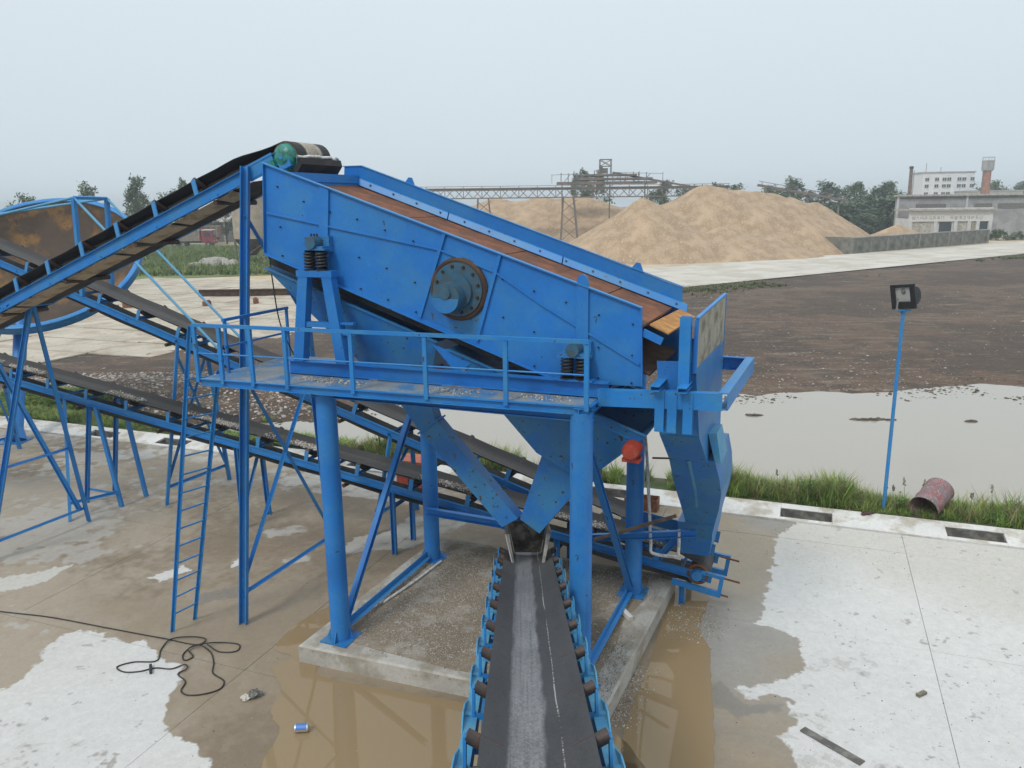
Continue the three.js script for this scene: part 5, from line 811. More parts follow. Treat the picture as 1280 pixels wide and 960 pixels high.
// leafy weeds, each a plant of its own
function weedPlant(seed, h, n, spread) {
  const R = rng(seed), stems = [], leaves = [];
  for (let i = 0; i < n; i++) {
    const a = R() * 6.2832, hh = h * (0.6 + R() * 0.4), lx = Math.cos(a) * spread * R(), lz = Math.sin(a) * spread * R(), b = V3(lx * 0.2, 0, lz * 0.2), t = V3(lx, hh, lz); stems.push(tube(b, t, 0.006, 0.003, 5));
    for (let k = 2; k < 12; k++) { const f = k / 12, c = b.clone().lerp(t, f), u = R() * 6.2832, l = 0.05 + R() * 0.07, d = V3(Math.cos(u), 0.3 + R() * 0.4, Math.sin(u)).normalize(), w = d.clone().cross(V3(0, 1, 0)).normalize().multiplyScalar(l * 0.3); const e = c.clone().addScaledVector(d, l), mm = c.clone().addScaledVector(d, l * 0.5); leaves.push(c, mm.clone().add(w), e, c, e, mm.clone().sub(w)); }
  }
  const g = new THREE.BufferGeometry(); g.setAttribute('position', new THREE.Float32BufferAttribute(leaves.flatMap(v => [v.x, v.y, v.z]), 3)); g.computeVertexNormals(); return [joinGeo(stems), joinGeo(g)];
}
const wm = [[0.10, 0.20, 0.03], [0.13, 0.22, 0.04], [0.08, 0.15, 0.03]].map(c => new THREE.MeshPhysicalMaterial({ color: new THREE.Color().setRGB(...c), roughness: 0.7, transmission: 0.25, thickness: 0, side: THREE.DoubleSide }));
const stemM = std({ color: new THREE.Color(0.10, 0.12, 0.04), roughness: 0.8 });
{
  const wp = [0, 1, 2].map(i => weedPlant(60 + i, [0.55, 0.75, 0.45][i], [8, 9, 7][i], 0.25));
  const spots = [[6.9, 9.2, 1, 1.0, 'lush bright weed on the verge left of the floodlight pole'], [3.9, 9.1, 0, 1.1, 'leafy weed just behind the discharge chute'], [-4.6, 9.35, 1, 1.3, 'tall leafy weed seen between the left columns'], [-3.9, 9.5, 2, 1.2, 'broad weed to the right of the tallest weed between the columns'], [1.9, 9.2, 0, 1.0, 'leafy weed behind the rear right column'], [-13.4, 9.6, 2, 1.1, 'low weed behind the kerb near the left drain slots'], [8.85, 9.3, 0, 0.9, 'weed close to the left of the oil drum'], [-15.6, 9.8, 2, 1.2, 'low weed at the far left behind the trestle legs']];
  spots.forEach(([s, t, v, k, lab], i) => { const p = vergeAt(s, t), g = place('weed', lab, 'weed', p.x, p.y, p.z, i * 1.3, 'weeds on the verge'); g.scale.setScalar(k); part(g, 'stem', wp[v][0].clone(), stemM); part(g, 'leaves', wp[v][1].clone(), wm[i % 3]); });
  // dry seed stalks near the drum
  [[8.6, 9.5], [8.75, 9.75], [9.0, 9.6], [9.35, 9.9], [10.3, 9.5], [10.75, 9.6], [11.1, 9.4], [6.2, 9.9], [5.0, 9.8]].forEach(([s, t], i) => { const p = vergeAt(s, t), R = rng(90 + i), g = place('seed_stalk', ORD[i] + ' dry seed stalk from the left of the chute along the verge', 'stalk', p.x, p.y, p.z, R() * 6, 'dry seed stalks on the verge'); const h = 0.5 + R() * 0.35, l = V3((R() - 0.5) * 0.2, h, (R() - 0.5) * 0.2); part(g, 'stem', tube(V3(0, 0, 0), l, 0.005, 0.003, 5), stemM); const hd = []; for (let k = 0; k < 14; k++) hd.push(lump(k, 0.014, 1.6).translate(l.x * (0.75 + k * 0.018) + (R() - 0.5) * 0.05, h * (0.75 + k * 0.018), l.z * (0.75 + k * 0.018) + (R() - 0.5) * 0.05)); part(g, 'seed_head', hd, M.lining); });
}
// ================================================================ sand heaps
function heap(name, label, cx, cz, rx, rz, h, seed, opt = {}) {
  const { peaks = [[0, 0, 1]], base = 0.12, flatTop = 0 } = opt, nx = 150, nz = 110, g = gridMesh(-rx * 1.6, rx * 1.6, nx, -rz * 1.3, rz * 1.3, nz, (x, z) => {
    let sum = 0; for (const [px, pz, k, w = 1] of peaks) { const d = Math.sqrt(((x - px * rx) / (rx * w)) ** 2 + ((z - pz * rz) / (rz * w)) ** 2 + 0.0016); sum += Math.exp((k - d) * 16); } let v = Math.log(sum) / 16;
    const a = Math.atan2(z, x), gul = (smooth(nB, a * 60 + seed * 31, Math.hypot(x, z) * 6) - 0.5) * 0.10 + (smooth(nA, x * 16 + seed * 50, z * 16) - 0.5) * 0.10 + (smooth(nC, x * 9, z * 9 + seed * 9) - 0.5) * 0.025;
    v += gul * sstep(-0.05, 0.25, v); if (flatTop) v = Math.min(v, flatTop + gul * 0.6); const top = 0.985 - Math.log(1 + Math.exp((0.97 - v) * 40)) / 40 ; return h * Math.max(-0.15, Math.min(v, top + 0.02));
  });
  const p = place(name, label, 'sand heap', cx, base, cz, 0, 'sand heaps beyond the road'); g.userData.keepUV = true; part(p, 'sand', g, M.sand); return p;
}
heap('sand_heap', 'front cone of tan sand with its point under the gantry', 17.0, -104, 12.6, 12, 7.75, 1);
heap('sand_heap', 'largest tan sand heap with a broad double top right of the gantry', 27.6, -116, 20, 14, 9.5, 2, { peaks: [[0, 0, 0.99], [0.12, -0.02, 0.94], [0.25, -0.04, 0.92, 0.95], [0.38, -0.06, 0.90, 0.9], [0.52, -0.14, 0.87, 0.84], [0.70, -0.35, 0.80, 0.8], [0.90, -0.4, 0.70, 0.78], [1.12, -0.55, 0.42, 0.7], [-0.35, 0.05, 0.74, 0.9]] });
heap('sand_heap', 'low ridge of tan sand below the raised gantry at the left', 3.4, -142, 24, 15, 8.6, 3, { peaks: [[-0.25, 0, 0.97], [0.1, 0, 1], [0.35, 0, 1.0], [-0.55, 0, 0.8]], flatTop: 0.93 });
heap('sand_heap', 'small low tan heap in front of the largest sand heap', 28.0, -102.5, 11.5, 8, 3.9, 4, { peaks: [[-0.1, 0, 1], [0.35, -0.1, 0.72]] });
heap('sand_heap', 'thin strip of tan sand behind the concrete panel wall', 62, -129.5, 8, 4.5, 3.1, 5);
heap('sand_heap', 'small grey-tan heap at the left end of the gantry, by the first trestle', -6, -112, 9, 7, 3.2, 6);

// ================================================================ gantry conveyor
const grime = surf([0.14, 0.135, 0.135], { second: [0.20, 0.16, 0.14], cover: 0.4, vary: 0.3, tile: 5, rough: 0.85, shift: 40 });
{
  const g = place('conveyor_gantry', 'long grey lattice gantry on trestles carrying a conveyor to the sand heaps', 'gantry', -20, 0, -125);
  const x0 = -14, x1 = 54, yb = 8.0, yt = 9.45;
  const zz = x => -0.03 * x;
  const chord = (y, dz) => sect(rectP(0.16, 0.16), V3(x0, y, zz(x0) + dz), V3(x1, y, zz(x1) + dz));
  for (const [y, dz] of [[yb, 0], [yt, 0], [yb, -1.4], [yt, -1.4]]) part(g, 'chord', chord(y, dz), grime);
  part(g, 'top_rail', [sect(rectP(0.07, 0.07), V3(x0, yt + 0.32, zz(x0)), V3(x1, yt + 0.32, zz(x1))), sect(rectP(0.10, 0.22), V3(x0, yt - 0.25, zz(x0) + 0.02), V3(x1, yt - 0.25, zz(x1) + 0.02))], grime);
  for (let i = 0; i < 48; i++) { const a = x0 + i * (x1 - x0) / 48, b = x0 + (i + 1) * (x1 - x0) / 48, u = i % 2; part(g, 'lattice_bar', sect(rectP(0.10, 0.10), V3(a, u ? yb : yt, zz(a)), V3(b, u ? yt : yb, zz(b))), grime); if (i % 2) part(g, 'lattice_post', sect(rectP(0.10, 0.10), V3(a, yb, zz(a)), V3(a, yt + 0.3, zz(a))), grime); part(g, 'lattice_bar', sect(rectP(0.08, 0.08), V3(a, u ? yt : yb, zz(a) - 1.4), V3(b, u ? yb : yt, zz(b) - 1.4)), grime); }
  part(g, 'belt_bed', sect(rectP(1.1, 0.12), V3(x0, yt - 0.1, zz(x0) - 0.7), V3(x1, yt - 0.1, zz(x1) - 0.7)), M.rubber);
  for (const x of [15.1, 28.3]) { const l = []; for (const dz of [0, -1.4]) { part(g, 'trestle_leg', sect(rectP(0.20, 0.20), V3(x - 0.5 + 0.0, 0, zz(x) + dz), V3(x, yb, zz(x) + dz)), grime); part(g, 'trestle_leg', sect(rectP(0.20, 0.20), V3(x + 2.4, 0, zz(x) + dz), V3(x + 1.6, yb, zz(x) + dz)), grime); } for (let k = 0; k < 3; k++) part(g, 'trestle_brace', sect(rectP(0.10, 0.10), V3(x - 0.3, 1.5 + k * 2.1, zz(x) + 0.02), V3(x + 2.0, 3.4 + k * 2.1, zz(x) + 0.02)), grime); for (let k = 0; k < 3; k++) part(g, 'trestle_brace', sect(rectP(0.10, 0.10), V3(x + 2.1, 1.5 + k * 2.1, zz(x) - 0.02), V3(x - 0.2, 3.4 + k * 2.1, zz(x) - 0.02)), grime); }
}
{ // roofed transfer station above the gantry
  const g = place('transfer_station', 'dark cluttered transfer platform with a small lattice mast above the gantry', 'platform', 11.2, 0.35, -133), R = rng(70);
  for (const [x, y, w, h] of [[6.5, 9.9, 16, 0.4], [7.5, 10.5, 12.5, 0.35], [7.0, 11.1, 8.5, 0.3]]) part(g, 'deck', box(x - 2, y, 0, w, h, 3), grime);
  for (let i = 0; i < 14; i++) part(g, 'post', box(-2.8 + i * 1.05, 10.4 + R() * 0.4, (i % 2) * 1.4 - 0.7, 0.12, 1.6 + R() * 0.6, 0.12), grime);
  for (let i = 0; i < 9; i++) part(g, 'strut', sect(rectP(0.09, 0.09), V3(-2.6 + i * 1.6, 9.9, 1.4), V3(-1.5 + i * 1.6, 11.2, 1.4)), grime);
  part(g, 'inclined_boom', sect(rectP(0.5, 0.28), V3(5.5, 11.5, 0), V3(20, 8.9, -1)), grime);
  part(g, 'tail_rail', [sect(rectP(0.06, 0.06), V3(6, 11.5, 1.2), V3(13.4, 11.2, 1.2)), box(13.4, 10.7, 1.2, 0.07, 1.6, 0.07), box(9.6, 11.0, 1.2, 0.07, 1.4, 0.07), sect(rectP(0.06, 0.06), V3(-4.5, 11.2, 1.2), V3(0, 11.3, 1.2)), box(-4.4, 10.6, 1.2, 0.07, 1.4, 0.07)], grime);
  part(g, 'winch_house', [box(4.0, 11.8, 0, 1.3, 0.8, 1.2), box(3.6, 12.3, 0, 0.5, 0.4, 0.5)], M.drain);
  const T0 = 3.4, T1 = 5.2, zf = 0.7; for (const x of [T0, T1]) for (const z of [-zf, zf]) part(g, 'mast_leg', box(x, 12.3, z, 0.11, 2.5, 0.11), grime);
  for (const z of [-zf, zf]) { part(g, 'mast_beam', box(4.3, 13.55, z, 1.9, 0.11, 0.1), grime); part(g, 'mast_beam', box(4.3, 12.5, z, 1.9, 0.1, 0.1), grime); part(g, 'mast_brace', sect(rectP(0.09, 0.09), V3(T0, 12.5, z), V3(T1, 13.5, z)), grime); part(g, 'mast_brace', sect(rectP(0.09, 0.09), V3(T1, 12.5, z), V3(T0, 13.5, z)), grime); }
  for (const [x, z] of [[-2.6, -1.4], [5.2, -1.4], [11, -1.4]]) part(g, 'leg', box(x, 4.95, z, 0.16, 9.9, 0.16), grime);
}
{ const g = place('heap_conveyor', 'dark inclined conveyor running down behind the right shoulder of the largest heap', 'conveyor', 48, 0, -132); part(g, 'boom', sect(rectP(1.0, 0.35), V3(-8, 9.6, 0), V3(6, 7.0, 1)), grime); part(g, 'rail', sect(rectP(0.08, 0.08), V3(-8, 10.2, 0.5), V3(6, 7.6, 1.5)), grime); for (let i = 0; i < 7; i++) part(g, 'roller_post', box(-7.5 + i * 2.1, 9.75 - i * 0.39, 0.5 + i * 0.15, 0.08, 0.8, 0.08), grime); for (const [x, h] of [[-7, 9.3], [0, 8.0], [5, 7.1]]) part(g, 'leg', box(x, h / 2, 0.6, 0.25, h, 0.25), grime); }
const wallGrey = surf([0.36, 0.36, 0.355], { second: [0.27, 0.265, 0.26], cover: 0.45, vary: 0.2, fine: 0.15, speck: [0.22, 0.21, 0.20], speckAt: 0.70, tile: 9, rough: 0.92, shift: 46 });
// ================================================================ panel wall
{
  const a = V3(44.6, 0, -105.4), b = V3(75.6, 0, -128.2), d = b.clone().sub(a), L = d.length(); d.normalize(); const turn = Math.atan2(-d.z, d.x);
  const g = place('panel_wall', 'low weathered grey concrete wall of nine panels beside the road', 'wall', a.x, 0.2, a.z, turn);
  const wm = surf([0.13, 0.13, 0.11], { second: [0.21, 0.20, 0.175], cover: 0.35, vary: 0.4, fine: 0.3, speck: [0.07, 0.075, 0.06], speckAt: 0.63, tile: 4, rough: 0.95, shift: 44 });
  const pierM = surf([0.22, 0.215, 0.19], { second: [0.15, 0.15, 0.13], cover: 0.35, vary: 0.3, tile: 3, rough: 0.95 });
  const n = 9, w = L / n; for (let i = 0; i < n; i++) { part(g, 'panel', box((i + 0.5) * w, 1.0, 0, w - 0.14, 2.0, 0.3), wm); part(g, 'cap', box((i + 0.5) * w, 2.05, 0, w - 0.03, 0.12, 0.45), wallGrey); }
  for (let i = 0; i <= n; i++) part(g, 'pier', box(i * w, 1.02, 0.06, 0.5, 2.03, 0.5), pierM);
  part(g, 'pier', box(0, 1.05, -2.2, 0.6, 2.1, 4.2), wm);
}
// ================================================================ warehouse, office, tower, chimney
const wallPale = surf([0.55, 0.55, 0.54], { second: [0.46, 0.45, 0.43], cover: 0.3, vary: 0.12, tile: 6, rough: 0.9, shift: 47 });
const pane = std({ color: new THREE.Color(0.05, 0.06, 0.07), roughness: 0.15 });
{
  const g = place('warehouse', 'long grey warehouse with a flat roof edge and a low front annex', 'building', 70, 0, -148, -0.10);
  const H = 7.6;
  part(g, 'wall', prism([V3(0, 0, 0), V3(96, 0, 0), V3(96, 0, -20), V3(12, 0, -20)], V3(0, H, 0)), wallGrey);
  part(g, 'roof_edge', prism([V3(-0.6, H - 0.02, 0.6), V3(96.6, H - 0.02, 0.6), V3(96.6, H - 0.02, -20.6), V3(11.6, H - 0.02, -20.6)], V3(0, 0.3, 0)), M.concrete);
  part(g, 'gutter_band', box(48, H - 0.35, 0.06, 96, 0.12, 0.12), M.drain);
  for (const x of [0.4, 12.3, 24.5, 37, 50]) part(g, 'downpipe', box(x, H / 2, 0.14, 0.35, H, 0.22), wallPale);
  for (const [x, w] of [[6.2, 5.2], [15.2, 3.0], [20.0, 4.6], [30, 4.6], [42, 4.6]]) part(g, 'blocked_window', box(x, 5.75, 0.03, w, 0.9, 0.10), M.drain);
}
{
  const g = place('annex', 'white-fronted low annex with faded lettering in front of the warehouse', 'building', 68.6, 0, -139.5, -0.10);
  const Wd = 13.6;
  part(g, 'wall', box(Wd / 2, 1.9, -3.2, Wd, 3.8, 6), wallPale);
  part(g, 'roof_slab', box(Wd / 2 + 0.1, 5.25, -3.0, Wd + 0.8, 0.28, 7.4), M.concrete);
  const cv = document.createElement('canvas'); cv.width = 1024; cv.height = 128; const c = cv.getContext('2d'); c.fillStyle = '#cfcdca'; c.fillRect(0, 0, 1024, 128);
  { const R = rng(5); for (let i = 0; i < 900; i++) { c.fillStyle = `rgba(${R() > 0.5 ? '150,146,140' : '220,218,214'},${0.05 + R() * 0.08})`; c.fillRect(R() * 1024, R() * 128, 4 + R() * 40, 2 + R() * 8); } }
  // faded characters as strokes on a 10 x 10 cell
  const G = { jin: [[1, 1, 2, 3], [1, 4, 3, 4], [3, 4, 2, 8], [1, 9, 9, 9], [4, 3, 9, 3], [4, 6, 9, 6], [5, 1, 5, 8], [8, 1, 8, 8]], ren: [[5, 1, 1, 9], [5, 3, 9, 9]], liao: [[1, 4, 4, 4], [2.5, 1, 2.5, 9], [2, 5, 1, 8], [6, 2, 7, 3], [6, 5, 7, 6], [5, 7, 9.5, 6.5], [8.5, 1, 8.5, 9]], ji: [[2, 2, 7, 2], [4, 2, 1, 9], [7, 2, 6, 4], [6, 4, 9, 4], [3, 5, 9, 9], [8, 4, 3, 9]], di: [[5, 0.5, 5, 2], [1, 2, 9, 2], [2, 2, 1, 9], [4, 4, 8, 4], [4, 4, 4, 9], [6, 4, 8, 9], [3, 6, 9, 6]], deng: [[2, 1, 4, 1], [6, 1, 8, 1], [2, 3, 8, 3], [5, 2, 5, 5], [1, 5, 9, 5], [2, 7, 9, 7], [7, 5, 7, 9], [4, 8, 5, 9]], men: [[2, 1, 3, 2], [2, 3, 2, 9], [4, 2, 8, 2], [8, 2, 8, 9]], yan: [[2, 1, 3, 2], [1, 4, 2, 5], [1, 9, 3, 6], [5, 1, 4, 4], [8, 1, 9, 4], [5, 5, 9, 5], [5, 5, 5, 9], [9, 5, 9, 9], [5, 9, 9, 9]], she: [[2, 1, 3, 2], [1, 4, 3, 4], [2.5, 4, 2.5, 8], [5, 1, 4, 4], [5, 1, 8, 1], [8, 1, 8, 4], [4, 5, 9, 5], [4, 9, 9, 5], [5, 6, 9, 9]], bei: [[4, 1, 1, 4], [3, 2, 8, 2], [8, 2, 2, 6], [3, 3, 9, 6], [2, 6, 8, 6], [2, 6, 2, 9.5], [8, 6, 8, 9.5], [5, 6, 5, 9.5], [2, 8, 8, 8], [2, 9.5, 8, 9.5]], qing: [[1, 1, 2, 2], [1, 4, 2, 5], [1, 9, 3, 6], [4, 2, 9, 2], [4, 3.5, 9, 3.5], [6.5, 1, 6.5, 5], [4, 5, 9, 5], [5, 6, 5, 9], [8, 6, 8, 9], [5, 7.5, 8, 7.5]], jie: [[1, 1, 2, 2], [1, 9, 3, 6], [4, 2, 9, 2], [6.5, 1, 6.5, 4], [5, 4, 8, 4], [5, 6, 8, 6], [5, 6, 5, 9], [8, 6, 8, 9], [5, 9, 8, 9]], wei: [[3, 1, 1, 4], [1, 4, 3, 4], [3, 4, 1, 8], [6, 1, 5, 4], [6, 3, 6, 9], [6, 3, 9, 3], [6, 5, 9, 5], [6, 7, 9, 7], [6, 9, 9, 9], [8, 1, 8, 9]], hu: [[1, 3, 4, 3], [2.5, 1, 2.5, 9], [1, 7, 4, 5], [7, 1, 7, 2], [5, 3, 9, 3], [5, 3, 5, 9], [9, 3, 9, 5], [5, 5, 9, 5]], zhi: [[1, 1, 9, 1], [4, 1, 3, 4], [3, 4, 8, 4], [1, 6, 9, 6], [5, 4, 5, 9], [1, 9, 9, 9]], gong: [[4, 1, 1, 5], [6, 1, 9, 5], [5, 5, 2, 9], [2, 9, 8, 9], [7, 7, 9, 9.5]] };
  c.strokeStyle = 'rgba(120,118,116,0.85)'; c.lineWidth = 4.5; c.lineCap = 'round';
  const put = (k, x) => { for (const [a, b, e, f] of G[k]) { c.beginPath(); c.moveTo(x + a * 4.6, 60 + b * 4.8); c.lineTo(x + e * 4.6, 60 + f * 4.8); c.stroke(); } };
  ['jin', 'ren', 'liao', 'ji', 'yan', 'di', 'deng', 'men'].forEach((k, i) => put(k, 30 + i * 51)); ['she', 'bei', 'qing', 'jie', 'wei', 'hu', 'zhi', 'gong'].forEach((k, i) => put(k, 500 + i * 51));
  const t = new THREE.CanvasTexture(cv); t.colorSpace = THREE.SRGBColorSpace; t.anisotropy = 4;
  const fg = new THREE.PlaneGeometry(Wd, 1.75).translate(Wd / 2, 4.2, 0.085); fg.userData.keepUV = true;
  const fa = part(g, 'fascia', box(Wd / 2, 4.45, -0.08, Wd + 0.1, 1.32 + 0.98, 0.3), wallPale); part(fa, 'painted_sign', fg, std({ map: t, roughness: 0.9 }));
  for (const [x, w, mt] of [[2.2, 3.2, M.concrete], [6.1, 2.0, pane], [9.0, 1.6, M.concrete], [10.4, 1.1, M.lining], [12.3, 1.3, pane]]) part(g, 'opening', box(x, 2.25, -0.16, w, 1.9, 0.08), mt);
  for (const x of [0.25, 4.4, 7.7, 9.9, 11.3, 13.3]) part(g, 'pillar', box(x, 1.65, -0.05, 0.55, 3.3, 0.35), wallPale);
}
{
  const g = place('office_block', 'white four-storey office block far behind the warehouse', 'building', 131.0, 0, -260, -0.16), Wd = 15.2, H = 15.2;
  part(g, 'wall', box(Wd / 2, H / 2, -6, Wd, H, 12), surf([0.66, 0.67, 0.68], { second: [0.60, 0.61, 0.61], vary: 0.08, fine: 0.06, tile: 6, rough: 0.85 }));
  part(g, 'parapet', box(Wd / 2, H + 0.15, -6, Wd + 0.5, 0.35, 12.5), wallGrey); part(g, 'lightning_rod', [box(1, H + 1.6, -1, 0.12, 3, 0.12), box(5.4, H + 1.0, -1, 0.12, 1.6, 0.12)], M.drain);
  for (let r = 0; r < 4; r++) for (const [x, w] of [[1.3, 1.1], [4.2, 1.1], [6.4, 1.1], [7.8, 1.1], [10.8, 1.1], [12.2, 1.1], [14.6, 1.1]]) { const y = 13.2 - r * 2.05 - (r > 1 ? 0.35 : 0); const f = part(g, 'window', box(x, y, 0.03, w, 0.95, 0.12), pane); part(f, 'mullion', [box(x, y, 0.10, 0.10, 0.97, 0.04), box(x, y - 0.52, 0.10, w + 0.2, 0.10, 0.16)], wallPale); }
}
{
  const g = place('low_block', 'low white building right of the office block, behind the water tower', 'building', 140.5, 0, -250, -0.12);
  part(g, 'wall', box(7.5, 4.6, -4, 16, 9.2, 8), surf([0.64, 0.64, 0.63], { second: [0.58, 0.58, 0.57], vary: 0.08, fine: 0.06, tile: 6, rough: 0.85 })); part(g, 'roof_slab', box(7.5, 9.35, -4, 17, 0.35, 9), wallGrey);
  for (const x of [1.5, 4.6, 8, 11.6, 14]) part(g, 'window', box(x, 8.0, 0.03, 1.9, 1.0, 0.12), pane);
}
{
  const g = place('water_tower', 'brick-red water tower with a grey drum top at the far right', 'water tower', 138.4, 0, -238);
  const br = surf([0.27, 0.12, 0.085], { second: [0.33, 0.17, 0.12], cover: 0.4, vary: 0.2, tile: 3, rough: 0.9, shift: 50 });
  part(g, 'shaft', tube(V3(0, 0, 0), V3(0, 15.2, 0), 1.25, 1.05, 26), br);
  const tk = part(g, 'tank', new THREE.LatheGeometry([[0, 14.7], [1.3, 14.8], [1.62, 15.3], [1.62, 17.6], [1.72, 17.6], [1.72, 17.8], [0, 17.95]].map(([a, b]) => new THREE.Vector2(a, b)), 28), wallGrey);
  const R1 = []; for (let i = 0; i < 12; i++) { const a = i / 12 * 6.2832; R1.push(box(1.55 * Math.cos(a), 18.25, 1.55 * Math.sin(a), 0.06, 0.9, 0.06)); } part(tk, 'railing', [...R1, new THREE.TorusGeometry(1.55, 0.04, 6, 30).rotateX(Math.PI / 2).translate(0, 18.7, 0)], M.drain);
  part(g, 'ladder', [box(-1.25, 9, 0.4, 0.06, 12, 0.06), box(-1.25, 9, -0.1, 0.06, 12, 0.06)], M.drain);
}
{ const g = place('chimney', 'thin dark rusty chimney left of the office block', 'chimney', 112.6, 0, -230); part(g, 'flue', tube(V3(0, 0, 0), V3(-0.2, 15.9, 0), 0.62, 0.42, 18), surf([0.12, 0.085, 0.075], { second: [0.2, 0.11, 0.08], cover: 0.4, vary: 0.3, tile: 3, rough: 0.9 })); part(g, 'cap', tube(V3(-0.2, 15.4, 0), V3(-0.2, 16.1, 0), 0.56, 0.58, 18), M.black); part(g, 'ladder', [box(0.65, 8, 0.2, 0.06, 14, 0.06), box(0.65, 8, -0.2, 0.06, 14, 0.06)], M.black); }
// ================================================================ things at the left: truck, silo, shed, beam
{
  const g = place('dump_truck', 'red-cabbed dump truck with a grey ribbed body parked in the far grass', 'truck', -57.5, 0.2, -147, 0.10);
  const red = surf([0.26, 0.035, 0.05], { vary: 0.2, tile: 2, rough: 0.4 }), bed = surf([0.22, 0.18, 0.16], { second: [0.30, 0.22, 0.18], cover: 0.4, vary: 0.2, tile: 2, rough: 0.7 });
  const cab = part(g, 'cab', prism([V3(1.7, 0.7, 1.2), V3(3.75, 0.7, 1.2), V3(3.75, 1.7, 1.2), V3(3.5, 2.75, 1.2), V3(1.9, 2.9, 1.2), V3(1.7, 2.7, 1.2)], V3(0, 0, -2.4)), red);
  part(cab, 'windscreen', prism([V3(3.76, 1.75, 1.05), V3(3.76, 1.75, -1.05), V3(3.53, 2.6, -1.0), V3(3.53, 2.6, 1.0)], V3(0.02, 0.005, 0)), pane); part(cab, 'side_window', box(2.75, 2.15, 1.21, 1.1, 0.75, 0.03), pane); part(cab, 'visor', box(2.7, 2.98, 0, 1.9, 0.16, 2.3), M.pvc); part(cab, 'bumper', box(3.8, 0.75, 0, 0.2, 0.4, 2.4), red); part(cab, 'headlight', box(3.82, 1.1, 0.85, 0.06, 0.2, 0.35), M.pvc); part(cab, 'headlight', box(3.82, 1.1, -0.85, 0.06, 0.2, 0.35), M.pvc);
  const b = part(g, 'dump_body', [box(-1.45, 2.0, 0, 5.9, 1.9, 2.4)], bed); for (let i = 0; i < 9; i++) part(b, 'rib', box(-4.2 + i * 0.69, 2.0, 1.24, 0.13, 1.9, 0.1), M.lining); part(b, 'top_rail', box(-1.45, 2.98, 0, 6.1, 0.14, 2.6), M.lining); part(b, 'front_board', box(1.45, 2.35, 0, 0.2, 2.0, 2.4), red);
  part(g, 'chassis', box(-0.5, 0.85, 0, 8.2, 0.3, 0.9), M.black);
  for (const [x, z] of [[2.8, 1.05], [2.8, -1.05], [-1.6, 1.05], [-1.6, -1.05], [-3.1, 1.05], [-3.1, -1.05]]) { const w = part(g, 'wheel', tube(V3(x, 0.5, z - 0.16), V3(x, 0.5, z + 0.16), 0.5, 0.5, 22), M.rubber); part(w, 'rim', tube(V3(x, 0.5, z - 0.17), V3(x, 0.5, z + 0.17), 0.26, 0.26, 16), M.steel); }
}
{ const g = place('dump_truck', 'second truck, only its brownish body showing behind the red-cabbed one', 'truck', -60.5, 0.2, -156, 0.12); const bed = surf([0.24, 0.13, 0.11], { vary: 0.2, tile: 2, rough: 0.7 }); const b = part(g, 'dump_body', box(0, 2.4, 0, 9, 2.0, 2.4), bed); part(b, 'top_rail', box(0, 3.45, 0, 9.2, 0.14, 2.6), M.lining); for (let i = 0; i < 10; i++) part(b, 'rib', box(-4.2 + i * 0.93, 2.4, 1.24, 0.14, 2.0, 0.1), M.lining); for (const x of [-3.4, -2, 3.3]) part(g, 'wheel', tube(V3(x, 0.5, 0.9), V3(x, 0.5, 1.25), 0.5, 0.5, 20), M.rubber); part(g, 'chassis', box(0, 1.1, 0, 8.6, 0.35, 0.9), M.black); }
{
  const g = place('cement_silo', 'beige cylindrical silo with a narrowing foot behind the feed conveyor head', 'silo', -32, 0.1, -100), sm = surf([0.42, 0.36, 0.29], { second: [0.34, 0.28, 0.21], cover: 0.4, vary: 0.2, tile: 4, rough: 0.85, shift: 55 });
  part(g, 'drum', tube(V3(0, 3.2, 0), V3(0, 9.6, 0), 2.05, 2.05, 32), sm); part(g, 'cone', tube(V3(0, 1.2, 0), V3(0, 3.2, 0), 0.5, 2.03, 32), M.rustPan); part(g, 'roof', tube(V3(0, 9.6, 0), V3(0, 10.4, 0), 2.1, 0.3, 32), sm);
  for (const [x, z] of [[-1.7, 1], [1.7, 1], [-1.7, -1], [1.7, -1]]) part(g, 'leg', box(x, 1.7, z, 0.22, 3.6, 0.22), M.drain); for (const z of [1, -1]) part(g, 'brace', sect(rectP(0.1, 0.1), V3(-1.7, 0.3, z), V3(1.7, 2.6, z)), M.drain);
}
{ const g = place('long_shed', 'long low dark shed behind the trucks', 'shed', -66, 0, -172, 0.05); part(g, 'wall', box(0, 2.1, 0, 52, 4.2, 8), M.drain); part(g, 'roof', prism([V3(-26.5, 4.2, 4.6), V3(-26.5, 5.3, 0), V3(-26.5, 4.2, -4.6)], V3(53, 0, 0)), M.concrete); for (let i = 0; i < 12; i++) part(g, 'bay_post', box(-25 + i * 4.5, 2.1, 4.05, 0.35, 4.2, 0.2), M.concrete); }
{ const g = place('steel_girder', 'long rust-brown girder lying on the hardstand', 'girder', -20.7, 0.12, -63.7, 0.02); part(g, 'girder', sect(ibP(0.35, 0.55, 0.04), V3(-4.2, 0.28, 0), V3(5.5, 0.28, 0)), M.rustDark); }
[[-27.5, -57, 0.35, 'rusty red block on the hardstand left of the head trestle'], [-22.0, -57.5, 0.32, 'rusty red block on the hardstand, the middle one of three'], [-18.8, -58.6, 0.34, 'rusty red block on the hardstand nearest the silo foot'], ].forEach(([x, z, r, lab], i) => { const g = place('scrap_block', lab, 'block', x, 0.13, z, i); part(g, 'block', [box(0, r * 0.5, 0, r * 1.7, r, r), box(r * 0.5, r * 1.1, 0, r * 0.5, r * 0.3, r * 0.6)], M.rust); });
